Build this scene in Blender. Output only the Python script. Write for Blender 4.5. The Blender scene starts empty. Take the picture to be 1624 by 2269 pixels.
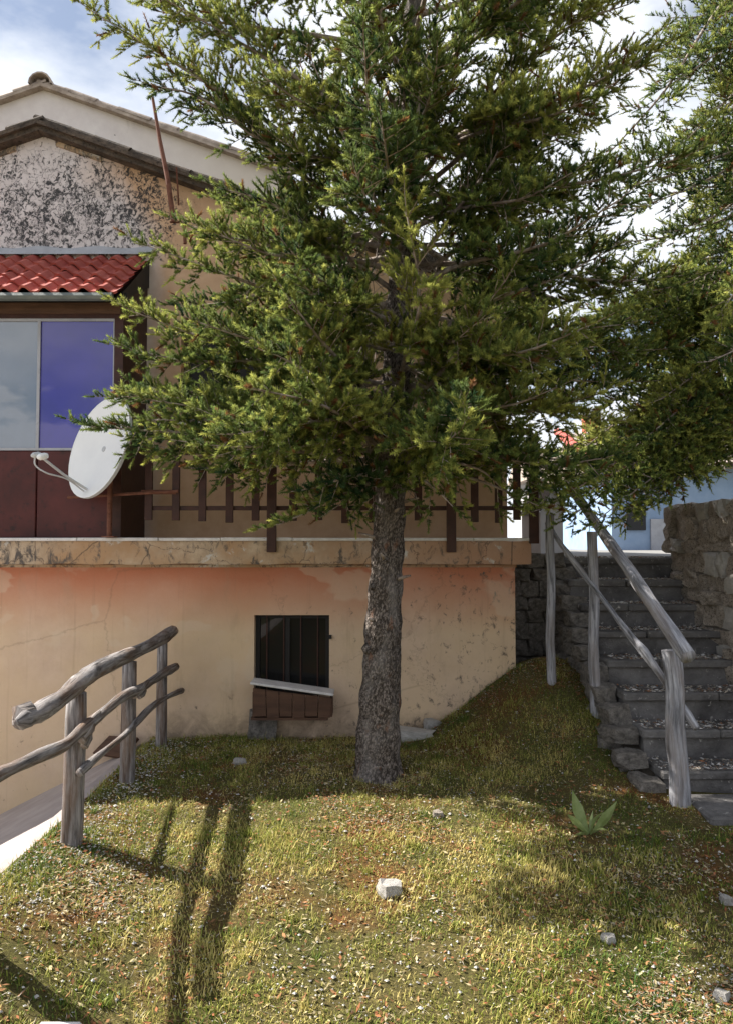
import bpy, bmesh, math, random
import numpy as np
from mathutils import Vector, Matrix

random.seed(7)
rng = np.random.default_rng(11)
R = math.radians
S = bpy.context.scene

# ------------------------------------------------------------------ camera
F, CX, CY, EYE = 1675.0, 812.0, 1134.5, 1.6
PITCH = math.atan2(71.0, F)
cam_d = bpy.data.cameras.new('camera')
cam = bpy.data.objects.new('camera', cam_d)
S.collection.objects.link(cam)
cam.location = (0, 0, EYE)
cam.rotation_euler = (math.pi / 2 + PITCH, 0, 0)
cam_d.sensor_fit = 'VERTICAL'
cam_d.sensor_height = 36.0
cam_d.lens = 36.0 * F / 2269.0
cam_d.clip_start = 0.05
cam_d.clip_end = 2000
S.camera = cam

# ------------------------------------------------------------------ sky, sun, exposure
SUN = Vector((-0.92, 0.36, 1.0)).normalized()
SUN_EL = math.asin(SUN.z)
SUN_AZ = math.atan2(SUN.x, SUN.y)
w = bpy.data.worlds.new('World')
S.world = w
w.use_nodes = True
nt = w.node_tree
nt.nodes.clear()
wo = nt.nodes.new('ShaderNodeOutputWorld')
bg = nt.nodes.new('ShaderNodeBackground')
sky = nt.nodes.new('ShaderNodeTexSky')
sky.sky_type = 'NISHITA'
sky.sun_disc = False
sky.sun_elevation = SUN_EL
sky.sun_rotation = SUN_AZ
sky.altitude = 600
tc = nt.nodes.new('ShaderNodeTexCoord')
mp = nt.nodes.new('ShaderNodeMapping')
mp.inputs['Scale'].default_value = (1.0, 1.0, 2.2)
mp.inputs['Location'].default_value = (3.1, 1.7, 0.4)
nz = nt.nodes.new('ShaderNodeTexNoise')
nz.inputs['Scale'].default_value = 2.1
nz.inputs['Detail'].default_value = 7
nz.inputs['Roughness'].default_value = 0.56
cr = nt.nodes.new('ShaderNodeValToRGB')
cr.color_ramp.elements[0].position = 0.40
cr.color_ramp.elements[0].color = (.15, .15, .15, 1)
cr.color_ramp.elements[1].position = 0.58
mx = nt.nodes.new('ShaderNodeMixRGB')
mx.inputs[2].default_value = (8.6, 8.9, 9.4, 1)
nt.links.new(tc.outputs['Generated'], mp.inputs['Vector'])
nt.links.new(mp.outputs[0], nz.inputs['Vector'])
nt.links.new(nz.outputs['Fac'], cr.inputs[0])
sep = nt.nodes.new('ShaderNodeSeparateXYZ')
nt.links.new(tc.outputs['Generated'], sep.inputs[0])
nz2 = nt.nodes.new('ShaderNodeTexNoise')
nz2.inputs['Scale'].default_value = 6.0
nz2.inputs['Detail'].default_value = 8
nz2.inputs['Roughness'].default_value = 0.55
nt.links.new(mp.outputs[0], nz2.inputs['Vector'])
m1 = nt.nodes.new('ShaderNodeMath'); m1.operation = 'MULTIPLY_ADD'          # noise - 2.6 * elevation + c
m1.inputs[1].default_value = -2.6
m1.inputs[2].default_value = 0.50
nt.links.new(sep.outputs['Z'], m1.inputs[0])
m2 = nt.nodes.new('ShaderNodeMath'); m2.operation = 'ADD'
nt.links.new(m1.outputs[0], m2.inputs[0])
nt.links.new(nz2.outputs['Fac'], m2.inputs[1])
cr2 = nt.nodes.new('ShaderNodeValToRGB')
cr2.color_ramp.elements[0].position = 0.52
cr2.color_ramp.elements[1].position = 0.58
nt.links.new(m2.outputs[0], cr2.inputs[0])
mm = nt.nodes.new('ShaderNodeMath'); mm.operation = 'MAXIMUM'
nt.links.new(cr.outputs[0], mm.inputs[0])
nt.links.new(cr2.outputs[0], mm.inputs[1])
nt.links.new(mm.outputs[0], mx.inputs[0])
nt.links.new(sky.outputs[0], mx.inputs[1])
nt.links.new(mx.outputs[0], bg.inputs['Color'])
bg.inputs['Strength'].default_value = 0.051
nt.links.new(bg.outputs[0], wo.inputs['Surface'])

sd = bpy.data.lights.new('sun', 'SUN')
sd.energy = 5.0
sd.angle = R(0.5)
sd.color = (1.0, 0.95, 0.86)
sun = bpy.data.objects.new('sun', sd)
S.collection.objects.link(sun)
sun.location = (-20, 8, 25)
sun.rotation_euler = SUN.to_track_quat('Z', 'Y').to_euler()

S.view_settings.view_transform = 'Standard'
S.view_settings.look = 'None'
S.view_settings.gamma = 1.0
S.view_settings.use_curve_mapping = False
S.view_settings.exposure = 1.4
S.cycles.debug_bvh_type = 'STATIC_BVH'
S.cycles.debug_use_spatial_splits = True
S.cycles.max_bounces = 4
S.cycles.diffuse_bounces = 2
S.cycles.glossy_bounces = 2
S.cycles.transmission_bounces = 3

# ------------------------------------------------------------------ helpers
col = S.collection


def at(px, py, Y):
    """point seen at photograph position (px, py) that stands at depth Y"""
    u, v = (px - CX) / F, (CY - py) / F
    d = Vector((u, math.cos(PITCH) - v * math.sin(PITCH), math.sin(PITCH) + v * math.cos(PITCH)))
    t = Y / d.y
    return Vector((d.x * t, Y, EYE + d.z * t))


def ground(x, y):
    """height of the lawn: flat, with the bank of earth against the house corner and the stairs"""
    g = 0.66 * math.exp(-((x - 1.5) ** 2 / (2 * .52 ** 2) + (y - 6.35) ** 2 / (2 * .62 ** 2)))
    g += 0.05 * math.exp(-((x - .1) ** 2 + (y - 5.3) ** 2) / .5)
    f = min(1, max(0, (x + 1.75) / .9)); f = f * f * (3 - 2 * f)
    g -= .13 * f * max(0, 4.6 - max(y, 1.2))
    g += .012 * math.sin(2.3 * x + 1.1) * math.sin(1.9 * y) + .008 * math.sin(6.1 * x + 3.3 * y)
    return g


def ghit(px, py):
    lo, hi = 1.5, 9.0
    prev = None
    for i in range(1500):
        Y = lo + (hi - lo) * i / 1500
        p = at(px, py, Y)
        if p.z <= ground(p.x, p.y):
            return p
    return at(px, py, 6.2)


def tag(o, label=None, cat=None, group=None, kind=None):
    if label: o['label'] = label
    if cat: o['category'] = cat
    if group: o['group'] = group
    if kind: o['kind'] = kind
    return o


def link(o, parent=None):
    col.objects.link(o)
    if parent is not None:
        o.parent = parent
        o.matrix_parent_inverse = Matrix.Identity(4)
        if parent.parent is not None:
            pass
    return o


def empty(name, loc=(0, 0, 0)):
    o = bpy.data.objects.new(name, None)
    o.empty_display_size = .1
    o.location = loc
    return link(o)


def wloc(o):
    v = Vector((0, 0, 0))
    while o is not None:
        v += o.location
        o = o.parent
    return v


class MB:
    """collects geometry for ONE mesh, coordinates in world space"""

    def __init__(self):
        self.v, self.f, self.uv, self.m = [], [], [], []

    def face(self, pts, mi=0, uv=None):
        b = len(self.v)
        self.v += [tuple(p) for p in pts]
        self.f.append(tuple(range(b, b + len(pts))))
        self.uv.append(uv or [(0, 0)] * len(pts))
        self.m.append(mi)

    def box(self, a, b, mi=0, rot=None):
        (x0, y0, z0), (x1, y1, z1) = a, b
        P = [Vector(p) for p in ((x0, y0, z0), (x1, y0, z0), (x1, y1, z0), (x0, y1, z0), (x0, y0, z1), (x1, y0, z1), (x1, y1, z1), (x0, y1, z1))]
        if rot is not None:
            c = sum(P, Vector()) / 8
            P = [c + rot @ (p - c) for p in P]
        b0 = len(self.v)
        self.v += [tuple(p) for p in P]
        for q in ((0, 3, 2, 1), (4, 5, 6, 7), (0, 1, 5, 4), (1, 2, 6, 5), (2, 3, 7, 6), (3, 0, 4, 7)):
            self.f.append(tuple(b0 + i for i in q))
            self.uv.append([(P[i].x + P[i].y, P[i].z) for i in q])
            self.m.append(mi)
        return self

    def tube(self, pts, rad, n=8, jit=0.0, caps=True, mi=0, seed=0):
        pts = [Vector(p) for p in pts]
        rr = random.Random(seed)
        if not isinstance(rad, (list, tuple)): rad = [rad] * len(pts)
        b0 = len(self.v)
        up = Vector((0, 0, 1))
        L = 0
        Ls = []
        prevx = None
        for i, p in enumerate(pts):
            t = (pts[min(i + 1, len(pts) - 1)] - pts[max(i - 1, 0)]).normalized()
            if prevx is None:
                x = t.cross(up if abs(t.z) < .9 else Vector((1, 0, 0))).normalized()
            else:
                x = (prevx - t * prevx.dot(t)).normalized()
            prevx = x
            y = t.cross(x)
            if i: L += (p - pts[i - 1]).length
            Ls.append(L)
            for k in range(n):
                a = 2 * math.pi * k / n
                r = rad[i] * (1 + jit * rr.uniform(-1, 1))
                self.v.append(tuple(p + x * (r * math.cos(a)) + y * (r * math.sin(a))))
        for i in range(len(pts) - 1):
            for k in range(n):
                k2 = (k + 1) % n
                self.f.append((b0 + i * n + k, b0 + i * n + k2, b0 + (i + 1) * n + k2, b0 + (i + 1) * n + k))
                c = 2 * math.pi * max(rad[0], .02)
                self.uv.append([(c * k / n, Ls[i]), (c * (k + 1) / n, Ls[i]), (c * (k + 1) / n, Ls[i + 1]), (c * k / n, Ls[i + 1])])
                self.m.append(mi)
        if caps:
            for i, order in ((0, -1), (len(pts) - 1, 1)):
                ids = [b0 + i * n + k for k in range(n)][::order]
                self.f.append(tuple(ids))
                self.uv.append([(.5 + .02 * math.cos(2 * math.pi * k / n), .5 + .02 * math.sin(2 * math.pi * k / n)) for k in range(n)])
                self.m.append(mi)
        return self

    def build(self, name, mat, parent=None, origin=None, smooth=False, bevel=0.0):
        if origin is None:
            if parent is not None:
                origin = wloc(parent)
            else:
                a = np.array(self.v)
                origin = Vector(((a[:, 0].min() + a[:, 0].max()) / 2, (a[:, 1].min() + a[:, 1].max()) / 2, a[:, 2].min()))
        origin = Vector(origin)
        me = bpy.data.meshes.new(name)
        me.from_pydata([tuple(Vector(p) - origin) for p in self.v], [], self.f)
        uvl = me.uv_layers.new(name='UVMap')
        flat = [c for u in self.uv for q in u for c in q]
        uvl.data.foreach_set('uv', flat)
        mats = mat if isinstance(mat, (list, tuple)) else [mat]
        for m in mats: me.materials.append(m)
        if len(mats) > 1: me.polygons.foreach_set('material_index', self.m)
        if smooth: me.polygons.foreach_set('use_smooth', [True] * len(me.polygons))
        o = bpy.data.objects.new(name, me)
        o.location = origin - (wloc(parent) if parent is not None else Vector())
        link(o, parent)
        if bevel:
            bm = bmesh.new()
            bm.from_mesh(me)
            bmesh.ops.remove_doubles(bm, verts=bm.verts, dist=1e-5)
            bmesh.ops.bevel(bm, geom=list(bm.edges), offset=bevel, segments=1, affect='EDGES', clamp_overlap=True)
            bm.to_mesh(me)
            bm.free()
        return o


def vnoise(x, y, s, seed):
    r_ = np.random.default_rng(seed)
    g = r_.random((64, 64))
    X, Y = x * s + 7.3, y * s + 3.1
    i, j = np.floor(X).astype(int), np.floor(Y).astype(int)
    fx, fy = X - i, Y - j
    fx, fy = fx * fx * (3 - 2 * fx), fy * fy * (3 - 2 * fy)
    q = lambda a, b: g[a % 64, b % 64]
    return (q(i, j) * (1 - fx) * (1 - fy) + q(i + 1, j) * fx * (1 - fy) + q(i, j + 1) * (1 - fx) * fy + q(i + 1, j + 1) * fx * fy)


def smooth_path(pts, n):
    """Catmull-Rom through pts"""
    pts = [Vector(p) for p in pts]
    P = [pts[0] * 2 - pts[1]] + pts + [pts[-1] * 2 - pts[-2]]
    out = []
    for i in range(1, len(P) - 2):
        for k in range(n):
            t = k / n
            a, b, c, d = P[i - 1], P[i], P[i + 1], P[i + 2]
            out.append(.5 * ((2 * b) + (c - a) * t + (2 * a - 5 * b + 4 * c - d) * t * t + (3 * b - a - 3 * c + d) * t ** 3))
    out.append(P[-2])
    return out


# ------------------------------------------------------------------ materials
def N(t, ty, **kw):
    n = t.nodes.new(ty)
    for k, v in kw.items():
        if k in n.inputs: n.inputs[k].default_value = v
        else: setattr(n, k, v)
    return n


def new_mat(name):
    m = bpy.data.materials.new(name)
    m.use_nodes = True
    t = m.node_tree
    b = t.nodes['Principled BSDF']
    return m, t, b


def ramp(t, src, p0, p1, c0=(0, 0, 0, 1), c1=(1, 1, 1, 1)):
    r = N(t, 'ShaderNodeValToRGB')
    e = r.color_ramp.elements
    e[0].position, e[1].position = p0, p1
    e[0].color, e[1].color = c0, c1
    t.links.new(src, r.inputs[0])
    return r.outputs[0]


def mixc(t, fac, a, b, mode='MIX'):
    m = N(t, 'ShaderNodeMixRGB', blend_type=mode)
    for i, x in enumerate((fac, a, b)):
        if isinstance(x, (int, float)): m.inputs[i].default_value = x
        elif isinstance(x, tuple): m.inputs[i].default_value = x if len(x) == 4 else (*x, 1)
        else: t.links.new(x, m.inputs[i])
    return m.outputs[0]


def coords(t, kind='pos', scale=(1, 1, 1), loc=(0, 0, 0)):
    if kind == 'pos':
        s = N(t, 'ShaderNodeNewGeometry').outputs['Position']
    else:
        s = N(t, 'ShaderNodeTexCoord').outputs[{'uv': 'UV', 'obj': 'Object'}[kind]]
    m = N(t, 'ShaderNodeMapping')
    m.inputs['Scale'].default_value = scale
    m.inputs['Location'].default_value = loc
    t.links.new(s, m.inputs['Vector'])
    return m.outputs[0]


def noise(t, vec, scale, detail=5, rough=.6, dist=0.0):
    n = N(t, 'ShaderNodeTexNoise', Scale=scale, Detail=detail, Roughness=rough, Distortion=dist)
    t.links.new(vec, n.inputs['Vector'])
    return n.outputs['Fac']


def bump(t, b, h, strength=.5, dist=.01):
    n = N(t, 'ShaderNodeBump', Strength=strength, Distance=dist)
    t.links.new(h, n.inputs['Height'])
    t.links.new(n.outputs[0], b.inputs['Normal'])


def simple(name, c0, c1, scale=8, rough=.85, kind='pos', stretch=(1, 1, 1), bs=.4, bd=.005, speck=None, metal=0.0, spec=.3):
    m, t, b = new_mat(name)
    v = coords(t, kind, stretch)
    n1 = noise(t, v, scale, 6, .65)
    c = ramp(t, n1, .3, .7, (*c0, 1), (*c1, 1))
    n2 = noise(t, v, scale * 5, 4, .7)
    if speck:
        sc, lo, hi = speck
        c = mixc(t, ramp(t, n2, lo, hi), c, sc)
    t.links.new(c, b.inputs['Base Color'])
    b.inputs['Roughness'].default_value = rough
    b.inputs['Metallic'].default_value = metal
    b.inputs['Specular IOR Level'].default_value = spec
    h = N(t, 'ShaderNodeMath', operation='ADD')
    t.links.new(n1, h.inputs[0])
    t.links.new(n2, h.inputs[1])
    bump(t, b, h.outputs[0], bs, bd)
    return m


def zfade(t, z0, z1):
    g = N(t, 'ShaderNodeNewGeometry')
    sx = N(t, 'ShaderNodeSeparateXYZ')
    t.links.new(g.outputs['Position'], sx.inputs[0])
    mr = N(t, 'ShaderNodeMapRange')
    mr.inputs['From Min'].default_value = z0
    mr.inputs['From Max'].default_value = z1
    t.links.new(sx.outputs['Z'], mr.inputs['Value'])
    return mr.outputs[0]


def xfade(t, x0, x1):
    g = N(t, 'ShaderNodeNewGeometry')
    sx = N(t, 'ShaderNodeSeparateXYZ')
    t.links.new(g.outputs['Position'], sx.inputs[0])
    mr = N(t, 'ShaderNodeMapRange')
    mr.inputs['From Min'].default_value = x0
    mr.inputs['From Max'].default_value = x1
    t.links.new(sx.outputs['X'], mr.inputs['Value'])
    return mr.outputs[0]


def mul(t, a, b, op='MULTIPLY'):
    m = N(t, 'ShaderNodeMath', operation=op)
    for i, x in enumerate((a, b)):
        if isinstance(x, (int, float)): m.inputs[i].default_value = x
        else: t.links.new(x, m.inputs[i])
    return m.outputs[0]


def plaster_lower():
    # beige render; shade below the balcony slab is painted as a reddish band
    m, t, b = new_mat('plaster_lower')
    v = coords(t)
    big = noise(t, v, 1.3, 5, .6)
    med = noise(t, v, 6, 6, .65)
    fine = noise(t, v, 45, 4, .7)
    base = ramp(t, med, .3, .7, (.53, .385, .28, 1), (.64, .485, .36, 1))
    base = mixc(t, ramp(t, big, .35, .7), base, (.62, .46, .295))
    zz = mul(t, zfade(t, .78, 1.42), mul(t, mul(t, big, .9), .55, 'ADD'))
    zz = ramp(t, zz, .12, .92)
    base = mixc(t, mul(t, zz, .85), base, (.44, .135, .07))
    # speckled mould, denser to the right and near the ground
    vm = coords(t, 'pos', (1, 1, .8), (4, 2, 1))
    n = noise(t, vm, 16, 8, .75, .6)
    dens = mul(t, xfade(t, -1.5, 1.3), .12)
    low = mul(t, mul(t, zfade(t, .7, -.1), .10), noise(t, v, 2.2, 3), )
    nn = mul(t, mul(t, n, dens, 'ADD'), mul(t, low, 1.0), 'ADD')
    base = mixc(t, ramp(t, nn, .66, .76), base, (.13, .105, .085))
    spl = noise(t, coords(t, 'pos', (1, 1, .35)), 3.2, 7, .7)
    base = mixc(t, mul(t, ramp(t, spl, .58, .72), .35), base, (.34, .25, .17))
    # rain runs, hairline cracks, splashed earth at the foot
    run_ = noise(t, coords(t, 'pos', (9, 1, .35), (2, 0, 7)), 1.6, 6, .65)
    base = mixc(t, mul(t, ramp(t, run_, .58, .74), .30), base, (.24, .155, .10))
    vo = N(t, 'ShaderNodeTexVoronoi', feature='DISTANCE_TO_EDGE', Scale=.9)
    t.links.new(mixc(t, .25, v, noise(t, v, 5, 6, .7)), vo.inputs['Vector'])
    base = mixc(t, mul(t, ramp(t, vo.outputs['Distance'], 0, .006, (1, 1, 1, 1), (0, 0, 0, 1)), .28), base, (.16, .11, .075))
    foot = mul(t, mul(t, zfade(t, .42, -.02), xfade(t, -2.1, -1.6)), noise(t, v, 7, 7, .75, .5))
    base = mixc(t, mul(t, ramp(t, foot, .20, .50), .75), base, (.13, .10, .07))
    pat = noise(t, coords(t, 'pos', (1, 1, 1.4), (11, 3, 6)), 1.7, 4, .5, .3)
    base = mixc(t, mul(t, ramp(t, pat, .60, .63), .35), base, (.62, .50, .37))
    t.links.new(base, b.inputs['Base Color'])
    b.inputs['Roughness'].default_value = .93
    b.inputs['Specular IOR Level'].default_value = .15
    bump(t, b, mul(t, mul(t, med, 1.5), fine, 'ADD'), .5, .006)
    return m


def plaster_gable():
    m, t, b = new_mat('plaster_gable')
    v = coords(t)
    big = noise(t, v, 1.1, 5, .6)
    med = noise(t, v, 7, 6, .65)
    pale = ramp(t, med, .3, .7, (.56, .51, .52, 1), (.72, .67, .68, 1))
    tan = ramp(t, med, .3, .7, (.52, .335, .215, 1), (.62, .425, .285, 1))
    sel = mul(t, mul(t, xfade(t, -2.3, -1.7), .8), mul(t, mul(t, zfade(t, 4.6, 5.1), xfade(t, -3.0, -2.2)), .5), 'ADD')
    base = mixc(t, ramp(t, mul(t, mul(t, big, .4), sel, 'ADD'), .35, .75), pale, tan)
    # black mould: patches broken by a fine crackle
    vw = coords(t, 'pos', (1, 1, .85), (.3, 2, 5.2))
    n = noise(t, vw, 6.5, 8, .62, .8)
    n2 = noise(t, vw, 27, 8, .80, .8)
    vo = N(t, 'ShaderNodeTexVoronoi', feature='DISTANCE_TO_EDGE', Scale=7.0)
    vv = mixc(t, .12, vw, noise(t, vw, 12, 4))
    t.links.new(vv, vo.inputs['Vector'])
    crack = ramp(t, vo.outputs['Distance'], 0.0, .035, (1, 1, 1, 1), (0, 0, 0, 1))
    zone = mul(t, mul(t, zfade(t, 5.6, 4.9), xfade(t, -1.55, -2.1)), 1.0)
    zone = mul(t, zone, zfade(t, 4.22, 4.32))
    s = mul(t, mul(t, n, .42), mul(t, n2, 1.1), 'ADD')
    s = mul(t, s, mul(t, zone, .13), 'ADD')
    mask = ramp(t, s, .875, .92)
    mask = mul(t, mask, zfade(t, 4.2, 4.28))
    base = mixc(t, mul(t, mask, .95), base, (.035, .037, .042))
    base = mixc(t, mul(t, mul(t, crack, zone), .75), base, (.07, .07, .075))
    t.links.new(base, b.inputs['Base Color'])
    b.inputs['Roughness'].default_value = .95
    b.inputs['Specular IOR Level'].default_value = .15
    bump(t, b, mul(t, med, mask, 'SUBTRACT'), .45, .008)
    return m


def plaster_pale():
    m, t, b = new_mat('plaster_pale')
    v = coords(t)
    med = noise(t, v, 4, 6, .65)
    base = ramp(t, med, .3, .72, (.60, .545, .545, 1), (.74, .69, .68, 1))
    base = mixc(t, mul(t, xfade(t, -3.4, -1.6), .7), base, (.66, .575, .47))
    st = noise(t, coords(t, 'pos', (1, 1, .4), (3, 0, 0)), 2.6, 8, .7, .5)
    base = mixc(t, mul(t, ramp(t, st, .62, .70), .4), base, (.30, .27, .27))
    ho = noise(t, v, 9, 2, .5)
    base = mixc(t, ramp(t, ho, .77, .79), base, (.08, .07, .06))
    t.links.new(base, b.inputs['Base Color'])
    b.inputs['Roughness'].default_value = .92
    bump(t, b, med, .3, .008)
    return m


def slab_mat():
    m, t, b = new_mat('stained_concrete')
    v = coords(t)
    med = noise(t, v, 9, 7, .7)
    big = noise(t, coords(t, 'pos', (1, 1, 1), (7, 1, 3)), 2.4, 5, .6)
    base = ramp(t, med, .3, .7, (.33, .24, .16, 1), (.54, .42, .30, 1))
    base = mixc(t, ramp(t, big, .42, .62), base, (.40, .25, .14))
    base = mixc(t, mul(t, xfade(t, -.6, .9), .6), base, (.40, .22, .15))
    st = noise(t, coords(t, 'pos', (1, 1, .5), (1, 5, 2)), 13, 9, .75, .7)
    sm = mul(t, st, mul(t, xfade(t, -2.2, -3.2), .1), 'ADD')
    base = mixc(t, ramp(t, sm, .53, .64), base, (.10, .085, .075))
    base = mixc(t, ramp(t, noise(t, v, 3.7, 6, .7, .4), .60, .66), base, (.52, .50, .47))
    vo = N(t, 'ShaderNodeTexVoronoi', feature='DISTANCE_TO_EDGE', Scale=2.3)
    t.links.new(mixc(t, .2, v, noise(t, v, 6, 5)), vo.inputs['Vector'])
    base = mixc(t, ramp(t, vo.outputs['Distance'], 0, .012, (.8, .8, .8, 1), (0, 0, 0, 1)), base, (.07, .05, .04))
    t.links.new(base, b.inputs['Base Color'])
    b.inputs['Roughness'].default_value = .95
    bump(t, b, med, .6, .01)
    return m


def wood_grey(name, c0=(.06, .052, .05), c1=(.36, .335, .33), warm=(.13, .075, .045)):
    m, t, b = new_mat(name)
    v = coords(t, 'uv', (38, 2.2, 1))
    g = noise(t, v, 1.6, 7, .7, .6)
    v2 = coords(t, 'uv', (8, 1.4, 1), (5, 3, 0))
    p = noise(t, v2, 1.5, 5, .6)
    c = ramp(t, g, .36, .62, (*c0, 1), (*c1, 1))
    c = mixc(t, mul(t, ramp(t, p, .46, .66), .8), c, warm)
    cr_ = noise(t, coords(t, 'uv', (60, 1.1, 1), (2, 9, 0)), 1.2, 4, .6)
    c = mixc(t, ramp(t, cr_, .63, .70), c, (.025, .02, .018))
    t.links.new(c, b.inputs['Base Color'])
    b.inputs['Roughness'].default_value = .85
    b.inputs['Specular IOR Level'].default_value = .2
    bump(t, b, mul(t, g, mul(t, ramp(t, cr_, .60, .70), .8), 'SUBTRACT'), 1.0, .012)
    return m


def bark_mat():
    m, t, b = new_mat('spruce_bark')
    v = coords(t, 'uv', (1, .55, 1))
    vo = N(t, 'ShaderNodeTexVoronoi', Scale=88.0)
    t.links.new(mixc(t, .06, v, noise(t, v, 30, 4)), vo.inputs['Vector'])
    n = noise(t, v, 46, 8, .75, .5)
    big = noise(t, coords(t, 'uv', (1, .3, 1), (3, 1, 0)), 7, 5, .6)
    c = ramp(t, n, .32, .68, (.065, .05, .042, 1), (.42, .36, .32, 1))
    c = mixc(t, mul(t, ramp(t, vo.outputs['Distance'], .34, .62), .85), c, (.035, .028, .024))
    c = mixc(t, mul(t, ramp(t, big, .48, .70), .35), c, (.46, .43, .41))
    c = mixc(t, mul(t, ramp(t, noise(t, v, 11, 4), .60, .70), .6), c, (.28, .14, .085))
    t.links.new(c, b.inputs['Base Color'])
    b.inputs['Roughness'].default_value = .95
    b.inputs['Specular IOR Level'].default_value = .1
    bump(t, b, mul(t, n, vo.outputs['Distance'], 'SUBTRACT'), 1.0, .015)
    return m


def attr_mat(name, rough=.6, transl=.3, bright=1.0, spec=.25):
    m, t, b = new_mat(name)
    a = N(t, 'ShaderNodeVertexColor', layer_name='tint')
    t.links.new(a.outputs['Color'], b.inputs['Base Color'])
    b.inputs['Roughness'].default_value = rough
    b.inputs['Specular IOR Level'].default_value = spec
    if transl:
        tr = N(t, 'ShaderNodeBsdfTranslucent')
        t.links.new(a.outputs['Color'], tr.inputs['Color'])
        mxs = N(t, 'ShaderNodeMixShader')
        mxs.inputs[0].default_value = transl
        out = t.nodes['Material Output']
        t.links.new(b.outputs[0], mxs.inputs[1])
        t.links.new(tr.outputs[0], mxs.inputs[2])
        t.links.new(mxs.outputs[0], out.inputs['Surface'])
    return m


def lawn_mat():
    m, t, b = new_mat('lawn_soil')
    v = coords(t)
    n = noise(t, v, 3.0, 7, .65, .4)
    f = noise(t, v, 60, 6, .75)
    p = noise(t, coords(t, 'pos', (1, 1, 1), (9, 4, 0)), 1.6, 5, .6)
    c = ramp(t, n, .35, .65, (.13, .14, .035, 1), (.27, .215, .085, 1))
    c = mixc(t, ramp(t, p, .50, .64), c, (.30, .12, .045))
    c = mixc(t, ramp(t, f, .58, .72), c, (.42, .34, .24))
    c = mixc(t, mul(t, ramp(t, f, .42, .32), .7), c, (.05, .042, .02))
    t.links.new(c, b.inputs['Base Color'])
    b.inputs['Roughness'].default_value = 1.0
    b.inputs['Specular IOR Level'].default_value = .05
    bump(t, b, f, 1.0, .02)
    return m


def glass_mat(name, colr, coat=1.0):
    # a pane with something pale or dark hung close behind it: coloured depth under a clear reflecting face
    m, t, b = new_mat(name)
    v = coords(t)
    n = noise(t, v, 3.5, 4, .6)
    c = ramp(t, n, .3, .7, tuple(x * .9 for x in colr) + (1,), tuple(x * 1.08 for x in colr) + (1,))
    t.links.new(c, b.inputs['Base Color'])
    b.inputs['Roughness'].default_value = .8
    b.inputs['Specular IOR Level'].default_value = .1
    b.inputs['Coat Weight'].default_value = coat
    b.inputs['Coat Roughness'].default_value = .0
    b.inputs['Coat IOR'].default_value = 2.2
    return m


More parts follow.
